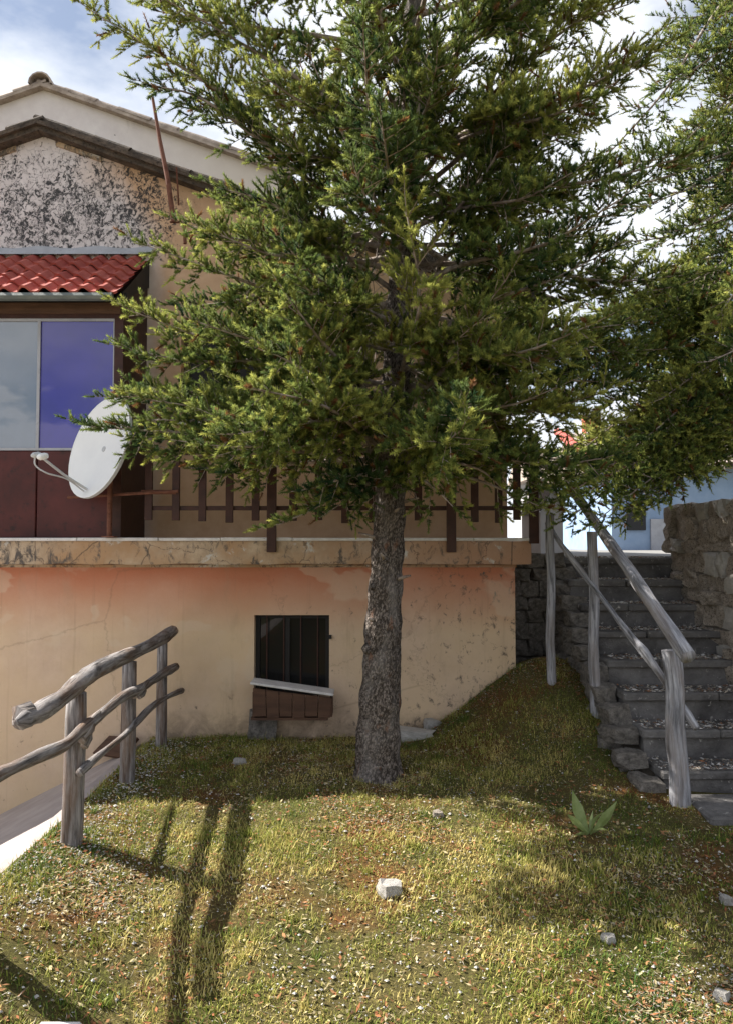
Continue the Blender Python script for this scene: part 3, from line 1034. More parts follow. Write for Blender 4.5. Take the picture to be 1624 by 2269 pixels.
# ------------------------------------------------------------------ satellite dish
DY = 6.0
dc = at(218, 990, DY)
dn = Vector((-.60, -.74, .25)).normalized()
dish = empty('satellite_dish', (at(243, 1195, 6.1).x, 6.1, s_top))
tag(dish, 'white satellite dish on a brown steel pipe at the balcony edge', 'satellite dish')
dx = dn.cross(Vector((0, 0, 1))).normalized() * -1
du = dn.cross(dx).normalized()
if du.z < 0: du = -du
Ra, Rb, dep = .385, .415, .055
mb = MB()
nr, na = 8, 40
pts = {}
for i in range(nr + 1):
    r = i / nr
    for k in range(na):
        a = 2 * math.pi * k / na
        pts[i, k] = dc + dx * (Ra * r * math.cos(a)) + du * (Rb * r * math.sin(a)) - dn * (dep * (1 - r * r))
for i in range(nr):
    for k in range(na):
        k2 = (k + 1) % na
        q = [pts[i, k], pts[i + 1, k], pts[i + 1, k2], pts[i, k2]]
        if i == 0: q = [pts[0, 0], pts[1, k], pts[1, k2]]
        mb.face(q)
        mb.face([p - dn * .012 for p in q][::-1], 1)
for k in range(na):
    k2 = (k + 1) % na
    a, b = pts[nr, k], pts[nr, k2]
    ra, rb_ = (a - dc).normalized() * .012, (b - dc).normalized() * .012
    mb.face([a, b, b + rb_, a + ra]); mb.face([a + ra, b + rb_, b + rb_ - dn * .026, a + ra - dn * .026], 1)
    mb.face([a + ra - dn * .026, b + rb_ - dn * .026, b - dn * .012, a - dn * .012], 1)
mb.build('reflector', [MT['dish'], MT['dishback']], dish, smooth=True)
lb = dc - du * (Rb * .86) + dn * .0
lnb = at(92, 1012, 5.62)
MB().tube([lb, lb.lerp(lnb, .5) - du * .012, lnb], .011, 8).build('arm', MT['dishback'], dish)
mb = MB()
ld = (dc - lnb).normalized()
mb.tube([lnb - ld * .03, lnb - ld * .01, lnb + ld * .03, lnb + ld * .05], [.012, .026, .026, .02], 10)
lh = mb.build('receiver_head', MT['dish'], dish, smooth=True)
l2 = lnb + Vector((-.045, 0, .012))
MB().tube([l2 - ld * .03, l2 - ld * .01, l2 + ld * .03, l2 + ld * .045], [.01, .023, .023, .015], 10).build('receiver_head', MT['dishback'], dish, smooth=True)
cp = smooth_path([l2 - Vector((0, 0, .01)), l2 + Vector((.0, .01, -.075)), l2 + Vector((.07, .05, -.13)), lb.lerp(lnb, .45) - Vector((0, 0, .03)), lb + Vector((-.03, .02, -.015))], 5)
MB().tube(cp, .006, 6).build('cable', MT['dishback'], dish)
pb = at(243, 1195, 6.1)
back = dc - dn * .10
MB().tube([(pb.x, 6.1, s_top + .03), (pb.x, 6.1, at(243, 1100, 6.1).z), (pb.x + .0, 6.1, back.z - .12)], .021, 10).build('pipe', MT['rust'], dish)
MB().tube([(at(150, 1102, 6.12).x, 6.13, at(150, 1102, 6.12).z), (at(395, 1090, 6.12).x, 6.13, at(395, 1088, 6.12).z)], .013, 8).build('bar', MT['rust'], dish)
MB().tube([(pb.x, 6.1, back.z - .14), back - dn * .02, dc - dn * .05], .024, 8).build('bracket', MT['dishback'], dish)
f = s_top + .03
MB().box((pb.x - .05, 6.06, f), (pb.x + .05, 6.15, f + .01)).build('foot_plate', MT['rust'], dish)

# ------------------------------------------------------------------ leaning aerial pole
PY = 6.72
pole = empty('aerial_pole', at(385, 490, PY))
tag(pole, 'thin rusty pole leaning in front of the gable roof edge', 'pole')
MB().tube([at(386, 492, PY), at(372, 395, PY), at(355, 310, PY + .02), at(339, 216, PY + .04)], [.024, .022, .019, .013], 9, .06).build('shaft', MT['rust'], pole)
MB().tube([at(378, 492, PY), at(412, 493, PY + .1), (at(412, 493, UY).x, UY, at(412, 493, UY).z)], .009, 6).build('bracket', MT['rust'], pole)
MB().tube([at(409, 488, PY + .05), at(411, 540, PY + .05)], .016, 7).build('lower_stub', MT['rust'], pole)
MB().tube([at(392, 370, PY + .02), at(397, 455, PY + .12)], .008, 6).build('stay', MT['rust'], pole)

# ------------------------------------------------------------------ log fence on the left
FX = -1.57
fence = empty('log_fence', (FX, 5.0, 0))
tag(fence, 'grey weathered log fence with round posts and crooked rails beside the ramp', 'fence')
for i, (bx, by, tx, ty, r) in enumerate(((160, 1868, 171, 1535, .057), (283, 1733, 288, 1466, .050), (358, 1653, 361, 1425, .043))):
    b = ghit(bx, by)
    Y = b.y
    t = at(tx, ty, Y)
    pts = [b - Vector((0, 0, .12))] + [b.lerp(t, k / 6) for k in range(7)]
    MB().tube(pts, [r * (1.04 - .1 * k / 7) for k in range(8)], 14, .035, seed=i).build('post', MT['log'], fence, smooth=True)
b = Vector((-1.60, 3.08, ground(-1.60, 3.08)))
MB().tube([b - Vector((0, 0, .12))] + [b + Vector((.004 * k, 0, .80 * k / 6)) for k in range(7)], [.057 * (1.04 - .1 * k / 7) for k in range(8)], 14, .035, seed=9).build('post', MT['log'], fence, smooth=True)
def xrail(pl, X, ends=None):
    return [at(px, py, min(X * F / (px - CX) if ends is None else ends[i], 6.24)) for i, (px, py) in enumerate(pl)]
r1 = xrail([(37, 1600), (60, 1592), (87, 1579), (139, 1546), (173, 1515), (222, 1481), (287, 1451), (346, 1423), (384, 1398)], -1.57)
p1 = smooth_path(r1, 4)
rads = [.036 + .010 * math.sin(min(1, k / 6) * 1.57) + .004 * math.sin(k * .9) for k in range(len(p1))]
rads[0] = .012; rads[1] = .026
for k, p in enumerate(p1):
    if 18 <= k <= 21: rads[k] += .007
rl1 = MB().tube(p1, rads, 14, .07, seed=12).build('rail', MT['log'], fence, smooth=True)
k0 = r1[1]
MB().tube([k0 + Vector((0, .05, .035)), k0 + Vector((-.02, -.04, .035)), k0 + Vector((-.015, -.09, .015))], [.030, .032, .006], 9, .25, seed=3).build('broken_stub', MT['log_dark'], fence)
r2 = xrail([(-130, 1778), (0, 1716), (76, 1681), (145, 1650), (180, 1619), (215, 1591), (274, 1543), (312, 1526), (360, 1494), (391, 1477)], -1.53)
p2 = smooth_path(r2, 4)
MB().tube(p2, [.031 + .004 * math.sin(k * .8) for k in range(len(p2))], 12, .08, seed=5).build('rail', MT['log'], fence, smooth=True)
for (a, b, r) in (((182, 1640), (207, 1600), .034), ((188, 1655), (200, 1622), .026), ((203, 1598), (222, 1577), .018), ((300, 1543), (326, 1512), .028), ((310, 1545), (322, 1530), .022)):
    A = at(*a, 1.53 * F / (CX - a[0]) - .03); B = at(*b, 1.53 * F / (CX - b[0]) - .03)
    MB().tube([A, A.lerp(B, .5), B], [r * .75, r, r * .6], 9, .15, seed=int(a[0])).build('knot', MT['log_dark'], fence, smooth=True)
r3 = xrail([(177, 1713), (215, 1678), (277, 1628), (336, 1567), (374, 1543), (404, 1530)], -1.54)
p3 = smooth_path(r3, 4)
MB().tube(p3, [.021 + .004 * math.sin(k * .7) for k in range(len(p3))], 10, .08, seed=6).build('rail', MT['log'], fence, smooth=True)

# brown board leaning by the wall at the head of the ramp
mb = MB()
a, b_, c_, d_ = at(206, 1668, 6.18), at(268, 1678, 6.05), at(306, 1634, 6.2), at(243, 1630, 6.26)
n_ = (b_ - a).cross(d_ - a).normalized() * .03
top = [a, b_, c_, d_]; bot = [p - n_ for p in top]
mb.face(top); mb.face(bot[::-1])
for i in range(4): mb.face([top[i], bot[i], bot[(i + 1) % 4], top[(i + 1) % 4]])
tag(mb.build('wooden_board', MT['brownwood']), 'brown wooden board lying against the wall at the head of the ramp', 'board')

# ------------------------------------------------------------------ stairs
SX0, SX1 = 1.80, 2.84
stairs = empty('stone_stairs', (2.3, 4.9, 0))
tag(stairs, 'dark worn stone stairs climbing between the log handrail and the rough stone wall', 'stairs')
Y0, RUN, RISE, Z1 = 4.88, .30, .188, .15
rr = random.Random(31)
for k in range(8):
    y, z = Y0 + RUN * k, Z1 + RISE * k
    x0 = SX0 + (.10 - .022 * k) + rr.uniform(-.02, .02)
    # riser course, then separate tread slabs with a nosing
    MB().box((x0 + .02, y + .03, z - RISE - .12), (SX1 + .1, y + RUN + .12, z - .055)).build('riser', MT['step'], stairs)
    xs_ = [x0, x0 + rr.uniform(.35, .6), SX1 + .1] if k % 2 else [x0, SX1 - rr.uniform(.3, .6), SX1 + .1]
    for i in range(2):
        dz = rr.uniform(-.006, .006)
        MB().box((xs_[i] + .003, y + rr.uniform(-.012, .012), z - .055), (xs_[i + 1] - .003, y + RUN + .08, z + dz), rot=Matrix.Rotation(rr.uniform(-.006, .006), 3, 'Y')).build('tread', MT['step'], stairs, bevel=.010)
# landing slab at the top and the threshold stone at the foot
MB().box((1.3, 7.20, 1.30), (SX1 + .1, 7.6, 1.482)).build('landing', MT['step'], stairs, bevel=.01)
MB().box((1.98, 4.42, -.1), (3.1, 4.84, .028)).build('foot_slab', MT['step'], stairs, bevel=.015)

# left flank of the stairs: earth core and rough stones
flank = empty('stair_flank_wall', (1.72, 5.8, .2))
tag(flank, 'low rough stone flank along the left side of the stairs', 'stone wall')
mb = MB()
mb.face([(1.78, 5.0, -.2), (1.78, 7.3, -.2), (1.78, 7.3, 1.3), (1.78, 5.0, .05)][::-1])
mb.face([(1.78, 5.0, .05), (1.78, 7.3, 1.3), (1.9, 7.3, 1.3), (1.9, 5.0, .05)])
mb.build('core', MT['mortar'], flank)
rr = random.Random(17)
for i in range(13):
    y = 4.95 + i * .185
    ztop = .10 + (y - 4.95) * RISE / RUN
    z = ztop
    n = 0
    while z > ground(1.72, y) - .05 and n < 7:
        h = rr.uniform(.10, .17)
        wd = rr.uniform(.17, .24)
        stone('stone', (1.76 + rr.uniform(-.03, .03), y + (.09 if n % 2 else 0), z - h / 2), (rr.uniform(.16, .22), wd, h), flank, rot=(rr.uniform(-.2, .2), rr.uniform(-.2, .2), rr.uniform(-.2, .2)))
        z -= h * .93
        n += 1

# frontal stone wall between house corner and stairs
fw_ = empty('side_stone_wall', (1.5, 6.95, .3))
tag(fw_, 'dark grey stone wall in shade between the house corner and the stairs', 'stone wall')
MB().box((1.235, 7.0, 0), (1.80, 7.18, 1.47)).build('core', MT['mortar'], fw_)
z = .3
row = 0
while z < 1.42:
    h = rr.uniform(.12, .17)
    x = 1.25 + (.08 if row % 2 else 0)
    while x < 1.78:
        wd = rr.uniform(.13, .22)
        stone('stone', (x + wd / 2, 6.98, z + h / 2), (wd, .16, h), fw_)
        x += wd * .98
    z += h * .97
    row += 1

# rough warm stone wall right of the stairs: steps up with them
rw = empty('right_stone_wall', (2.95, 6.6, .5))
tag(rw, 'rough sunlit limestone wall along the right side of the stairs', 'stone wall')
MB().box((2.90, 4.5, -.3), (3.15, 7.10, 1.60)).build('core', MT['mortar'], rw)
yy = 4.9
z = .05
row = 0
while z < 1.86:
    h = rr.uniform(.09, .19)
    y = 4.55 + rr.uniform(0, .1)
    while y < 6.95:
        L = rr.uniform(.11, .30)
        zst = Z1 + RISE * max(0, min(7, (y - Y0) / RUN))
        lim = 1.90 if y > 5.5 else 1.90 - (5.5 - y) * .55
        if z + h > zst - .1 and z < lim - .05:
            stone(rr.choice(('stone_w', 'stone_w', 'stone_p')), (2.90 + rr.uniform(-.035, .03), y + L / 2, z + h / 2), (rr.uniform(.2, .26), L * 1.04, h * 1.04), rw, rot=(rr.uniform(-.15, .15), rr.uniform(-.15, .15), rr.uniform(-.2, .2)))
        y += L
    z += h * .96
    row += 1
for i in range(12):
    y = 4.75 + i * .195
    lim = 1.84 if y > 5.5 else 1.84 - (5.5 - y) * .55
    stone('stone_w', (2.99 + rr.uniform(-.03, .05), y, lim + .02), (.32, .22, .13), rw)

# ------------------------------------------------------------------ log handrail on the right
hr = empty('log_handrail', (1.93, 4.66, 0))
tag(hr, 'pale grey log handrail with upright posts climbing beside the stone stairs', 'handrail')
b3 = ghit(1506, 1782)
for i, (bx, by, r, Yt, ty, tx) in enumerate(((1506, 1782, .060, 0, 1440, 1488), (1317, 1582, .040, 0, 1178, 1312), (1220, 1512, .035, 0, 1140, 1218))):
    b = ghit(bx, by)
    t = at(tx, ty, b.y)
    pts = [b - Vector((0, 0, .15))] + [b.lerp(t, k / 8) + Vector((.006 * math.sin(k * 1.3 + i), 0, 0)) for k in range(9)]
    MB().tube(pts, [r * (1.05 - .12 * k / 9) for k in range(10)], 12, .05, seed=40 + i).build('post', MT['log_pale'], hr, smooth=True)
    if i == 0: Y3 = b.y
    if i == 1: Y2 = b.y
    if i == 2: Y1 = b.y
hp = [at(1524, 1456, Y3 - .28), at(1450, 1347, Y3 + .12), at(1387, 1254, Y3 + .48), at(1340, 1188, Y2 + .02), at(1262, 1078, Y1 + .05)]
hpp = smooth_path(hp, 5)
MB().tube(hpp, [.046 - .010 * k / len(hpp) + .002 * math.sin(k) for k in range(len(hpp))], 14, .05, seed=50).build('rail', MT['log_pale'], hr, smooth=True)
tp = [at(1543, 1614, Y3 - .08), at(1490, 1535, Y3 + .09), at(1400, 1415, Y3 + .45), at(1318, 1306, Y2 - .06), at(1245, 1210, Y1 - .06), at(1212, 1160, Y1 + .15)]
tpp = smooth_path(tp, 5)
MB().tube(tpp, [.021 + .004 * math.sin(k * .8) for k in range(len(tpp))], 10, .09, seed=51).build('rail', MT['log_pale'], hr, smooth=True)
st = at(1405, 1425, Y3 + .44)
MB().tube([at(1392, 1398, Y3 + .47), at(1425, 1440, Y3 + .30), at(1478, 1520, Y3 + .08)], [.006, .027, .022], 9, .1, seed=53).build('brace', MT['log_pale'], hr, smooth=True)

# ------------------------------------------------------------------ things under the cellar window
# shallow wooden trough with a tilted pale lid board
pl = empty('wooden_trough', at(648, 1590, 6.15))
tag(pl, 'brown plank trough with a tilted white board on top under the cellar window', 'trough')
TY = 6.06
nb = 6
for i in range(nb):
    xa, xb = 560 + (735 - 560) * i / nb, 560 + (735 - 560) * (i + 1) / nb
    f0, f1 = i / nb, (i + 1) / nb
    A, B = at(xa + 3, 1525 + 22 * f0, TY), at(xb, 1525 + 22 * f1, TY)
    zb_ = at(650, 1588 + 3 * (i % 2), TY).z
    s = .03 * (f0 - .5)
    mb = MB()
    fr = [(A.x - .006, TY + .002 * (i % 2), A.z), (B.x - .001, TY + .002 * (i % 2), B.z), (B.x - .001 - .02 * (f1 - .5), TY + .01, zb_), (A.x - .006 - .02 * (f0 - .5), TY + .01, zb_)]
    bk = [(x, y + .022, z) for x, y, z in fr]
    mb.face(fr[::-1]); mb.face(bk)
    for k in range(4): mb.face([fr[k], bk[k], bk[(k + 1) % 4], fr[(k + 1) % 4]])
    mb.build('plank', MT['brownwood'], pl)
A, B = at(556, 1516, TY - .01), at(739, 1542, TY - .01)
for nm, (dy0, dy1), th in (('lid_board', (-.02, .19), .020),):
    mb = MB()
    P = [A + Vector((0, dy0, 0)), B + Vector((0, dy0, 0)), B + Vector((0, dy1, 0)), A + Vector((0, dy1, 0))]
    Q = [p + Vector((0, 0, th)) for p in P]
    mb.face(P[::-1]); mb.face(Q)
    for k in range(4): mb.face([P[k], P[(k + 1) % 4], Q[(k + 1) % 4], Q[k]])
    mb.build(nm, MT['coping'], pl, bevel=.004)
for px in (563, 733):
    A = at(px, 1535, TY)
    MB().box((A.x - .012, TY + .022, at(px, 1590, TY).z), (A.x + .012, WY - .04, at(px, 1535 if px < 600 else 1552, TY).z)).build('side_board', MT['brownwood'], pl)
MB().box((at(566, 0, TY).x, TY + .02, at(600, 1592, TY).z - .02), (at(730, 0, TY).x, WY - .04, at(600, 1592, TY).z)).build('bottom_board', MT['brownwood'], pl)

def rock(name, kind, px, py, size, label, cat='rock', rot=(0, 0, 0), sink=.25, group=None):
    b = ghit(px, py)
    o = stone(kind, (b.x, b.y + size[1] * .3, b.z + size[2] * (.5 - sink)), size, None, name, rot)
    o.scale = size
    return tag(o, label, cat, group)
rock('prop_stone', 'stone', 580, 1638, (.22, .22, .27), 'grey upright stone propping the left end of the wooden trough', 'stone', (0, .1, .2), .12)
rock('prop_stone', 'stone', 694, 1630, (.34, .2, .20), 'dark flat stone propping the right end of the wooden trough', 'stone', (0, -.05, .1), .1)
rock('flat_stone', 'stone_p', 918, 1640, (.30, .18, .09), 'long pale flat stone lying just right of the spruce trunk', 'stone', (0, .06, -.1), .2)
rock('white_stone', 'stone_p', 957, 1613, (.12, .1, .08), 'small white stone behind the long flat stone by the trunk', 'stone', (0, .2, .3), .2)
rock('field_stone', 'stone_p', 862, 1987, (.10, .085, .085), 'round beige stone alone in the middle of the sunlit lawn', 'stone', (.2, .1, .5), .28)
rock('field_stone', 'stone_p', 532, 1694, (.085, .06, .05), 'small white stone in the shaded grass left of the trunk', 'stone', (0, .2, .3), .2)
rock('field_stone', 'stone_p', 1350, 2092, (.05, .05, .04), 'tiny pale stone near the shade edge in the right foreground', 'stone', (0, .2, .3), .15)
rock('field_stone', 'stone_p', 1603, 2222, (.06, .05, .045), 'pale stone in the bottom right corner of the lawn', 'stone', (0, .2, .8), .15)
rock('field_stone', 'stone_p', 1612, 2005, (.05, .05, .04), 'pale stone on the bare patch at the right edge', 'stone', (0, .1, .1), .15)
rock('field_stone', 'stone_w', 970, 1812, (.06, .05, .04), 'small brown stone between the trunk and the round beige stone', 'stone', (0, .1, .1), .15)
rock('foot_stone', 'stone', 1440, 1600, (.16, .2, .2), 'grey boulder at the lawn edge beside the middle steps', 'stone', (0, .1, .1), .2)
rock('foot_stone', 'stone', 1475, 1668, (.16, .18, .17), 'grey boulder at the lawn edge beside the lower steps', 'stone', (.1, .1, .4), .2)
# whitish dead stick stuck in front of the trough
b = ghit(668, 1628)
mb = MB()
mb.tube([b, at(664, 1600, b.y), at(659, 1575, b.y), at(657, 1558, b.y + .02)], [.009, .008, .006, .003], 6)
mb.tube([at(660, 1580, b.y), at(652, 1572, b.y - .02)], [.005, .003], 5)
tag(mb.build('dead_stick', MT['coping']), 'thin bleached stick standing in front of the wooden trough', 'stick')

# pale kerb block in the bottom left corner
b = ghit(100, 2264)
tag(MB().box((-2.2, b.y - .45, b.z - .2), (at(186, 2262, b.y).x, b.y, b.z + .006)).build('kerb_block', MT['coping'], bevel=.01), 'pale concrete block cut off by the bottom left corner', 'kerb')

# ------------------------------------------------------------------ leafy rosette weed
def leaf_obj(base, tip, width, bend, parent, mat, fold=.25, side=Vector((1, 0, 0))):
    mb = MB()
    n = 7
    ax = tip - base
    sd_ = (side - ax.normalized() * side.dot(ax.normalized())).normalized()
    nm = ax.cross(sd_).normalized()
    rowp = []
    for i in range(n + 1):
        u = i / n
        c = base + ax * u + nm * (bend * math.sin(u * math.pi * .9))
        wd = width * (math.sin(math.pi * min(1, u * .93 + .05)) ** .8) * (.45 + .75 * u if u < .6 else .9 * (1.55 - u))
        rowp.append((c - sd_ * wd + nm * (wd * fold), c, c + sd_ * wd + nm * (wd * fold)))
    for i in range(n):
        for k in range(2):
            mb.face([rowp[i][k], rowp[i][k + 1], rowp[i + 1][k + 1], rowp[i + 1][k]])
    return mb.build('leaf', mat, parent, smooth=True)


def leaf_mat():
    m, t, b = new_mat('broad_leaf')
    n = noise(t, coords(t, 'obj'), 18, 5)
    c = ramp(t, n, .3, .7, (.20, .27, .08, 1), (.34, .40, .17, 1))
    t.links.new(c, b.inputs['Base Color'])
    b.inputs['Roughness'].default_value = .5
    tr = N(t, 'ShaderNodeBsdfTranslucent')
    t.links.new(c, tr.inputs['Color'])
    ms = N(t, 'ShaderNodeMixShader')
    ms.inputs[0].default_value = .35
    t.links.new(b.outputs[0], ms.inputs[1]); t.links.new(tr.outputs[0], ms.inputs[2])
    t.links.new(ms.outputs[0], t.nodes['Material Output'].inputs['Surface'])
    bump(t, b, n, .4, .004)
    return m
MT['leaf'] = leaf_mat()
b = ghit(1306, 1848)
pl = empty('broadleaf_weed', b)
tag(pl, 'broad-leaved light green weed standing in the shaded right lawn', 'plant')
for (tx, ty, wd, bd, dy) in ((1268, 1752, .040, .02, .03), (1364, 1774, .042, -.02, .0), (1258, 1806, .022, .02, -.10), (1345, 1800, .02, .03, -.07), (1312, 1796, .015, .0, .08), (1266, 1858, .028, .015, -.12), (1345, 1842, .026, .02, -.14)):
    leaf_obj(b + Vector((0, 0, -.01)), at(tx, ty, b.y + dy), wd, bd, pl, MT['leaf'], side=Vector((1, .25, .25)))

# ------------------------------------------------------------------ far houses beyond the stairs
def far_house(name, label, x0, x1, y0, depth, zb, ze, zr, mroof, mwall):
    h = empty(name, ((x0 + x1) / 2, y0, zb))
    tag(h, label, 'house')
    mb = MB()
    mb.box((x0 + .3, y0 + .3, zb), (x1 - .3, y0 + depth, ze))
    mb.build('wall', mwall, h)
    mb = MB()
    ym = y0 + depth / 2 + .1
    P = [(x0, y0, ze), (x1, y0, ze), (x1, ym, zr), (x0, ym, zr)]
    Q = [(x0, 2 * ym - y0, ze), (x1, 2 * ym - y0, ze)]
    mb.face(P); mb.face([P[3], P[2], Q[1], Q[0]])
    mb.face([P[0], P[3], Q[0]]); mb.face([P[1], Q[1], P[2]])
    mb.face([P[0], Q[0], Q[1], P[1]])
    rf = mb.build('roof', mroof, h)
    return h, rf, ym
p = at(1330, 1036, 15)
fh, frf, ym = far_house('far_house', 'far house with pale blue wall and pale tiled roof glimpsed above the top step', p.x, p.x + 7, 15, 5, 1.4, p.z, at(1415, 972, 17.6).z, MT['oldtile'], MT['bluewall'])
pt = barrel_mesh('pale_tile', MT['paleroof'], .5, .13, .11, .02, 6)
sl = math.atan2(at(1415, 972, 17.6).z - p.z, ym - 15)
for i in range(22):
    for r in range(7):
        o = bpy.data.objects.new('roof_tile', pt)
        o.location = Vector((p.x + .12 + i * .27, 14.98 + r * .44 * math.cos(sl), p.z + .0 + r * .44 * math.sin(sl))) - wloc(frf)
        o.rotation_euler = (0, -sl, math.pi / 2)
        link(o, frf)
rt = barrel_mesh('verge_tile', MT['tile'], .5, .14, .12, .02, 6)
for r in range(7):
    o = bpy.data.objects.new('verge_tile', rt)
    o.location = Vector((p.x - .1, 14.97 + r * .44 * math.cos(sl), p.z + .05 + r * .44 * math.sin(sl))) - wloc(frf)
    o.rotation_euler = (0, -sl, math.pi / 2)
    link(o, frf)
# plank-coloured shed with a grey gable at the left of the landing
q = at(1232, 1135, 10)
sh = empty('far_shed', (q.x, 10, 1.47))
tag(sh, 'small grey gabled shed seen beyond the top of the handrail', 'shed')
mb = MB()
gx0, gx1 = at(1196, 1130, 10).x, at(1246, 1130, 10).x
gz_, ga = at(1220, 1135, 10).z, at(1220, 1080, 10).z
gm = at(1214, 0, 10).x
mb.face([(gx0, 10, 1.4), (gx1, 10, 1.4), (gx1, 10, gz_), (gm, 10, ga), (gx0, 10, gz_)])
mb.face([(gx1, 10, 1.4), (gx1, 11.2, 1.4), (gx1, 11.2, gz_), (gx1, 10, gz_)])
mb.face([(gx0, 11.2, 1.4), (gx0, 10, 1.4), (gx0, 10, gz_), (gx0, 11.2, gz_)])
mb.build('wall', MT['farwall'], sh)
mb = MB()
mb.face([(gx1 + .03, 9.95, gz_ - .01), (gx1 + .03, 11.3, gz_ - .01), (gm, 11.3, ga + .03), (gm, 9.95, ga + .03)])
mb.face([(gx0 - .03, 9.95, gz_ - .01), (gm, 9.95, ga + .03), (gm, 11.3, ga + .03), (gx0 - .03, 11.3, gz_ - .01)])
mb.build('roof', MT['dirtytile'], sh)
# distant house with a brick chimney
c = at(1312, 1010, 26)
fh2, frf2, ym2 = far_house('distant_house', 'distant low house with a red brick chimney behind the branches', c.x - 2.2, c.x + 1.2, 26, 4, 1.4, at(1312, 1060, 26).z, at(1312, 1000, 28).z, MT['oldtile'], MT['farwall'])
ch = at(1310, 948, 27.5)
MB().box((ch.x - .28, 27.3, at(0, 1020, 27.5).z), (ch.x + .28, 27.8, at(0, 922, 27.5).z)).build('chimney', MT['brick'], frf2)
MB().box((ch.x - .34, 27.24, at(0, 922, 27.5).z), (ch.x + .34, 27.86, at(0, 916, 27.5).z)).build('chimney_cap', MT['coping'], frf2)
g0, g1 = at(1440, 1200, 15.3), at(1478, 1200, 15.3)
MB().box((g0.x, 15.25, 1.40), (g1.x, 15.298, at(0, 1150, 15.3).z)).build('door', MT['flashing'], fh)
MB().box((at(1370, 0, 15.3).x, 15.25, at(0, 1175, 15.3).z), (at(1410, 0, 15.3).x, 15.298, at(0, 1120, 15.3).z)).build('window', MT['glass_dark'], fh)

# ------------------------------------------------------------------ spruces
def rnd(a, b): return random.uniform(a, b)


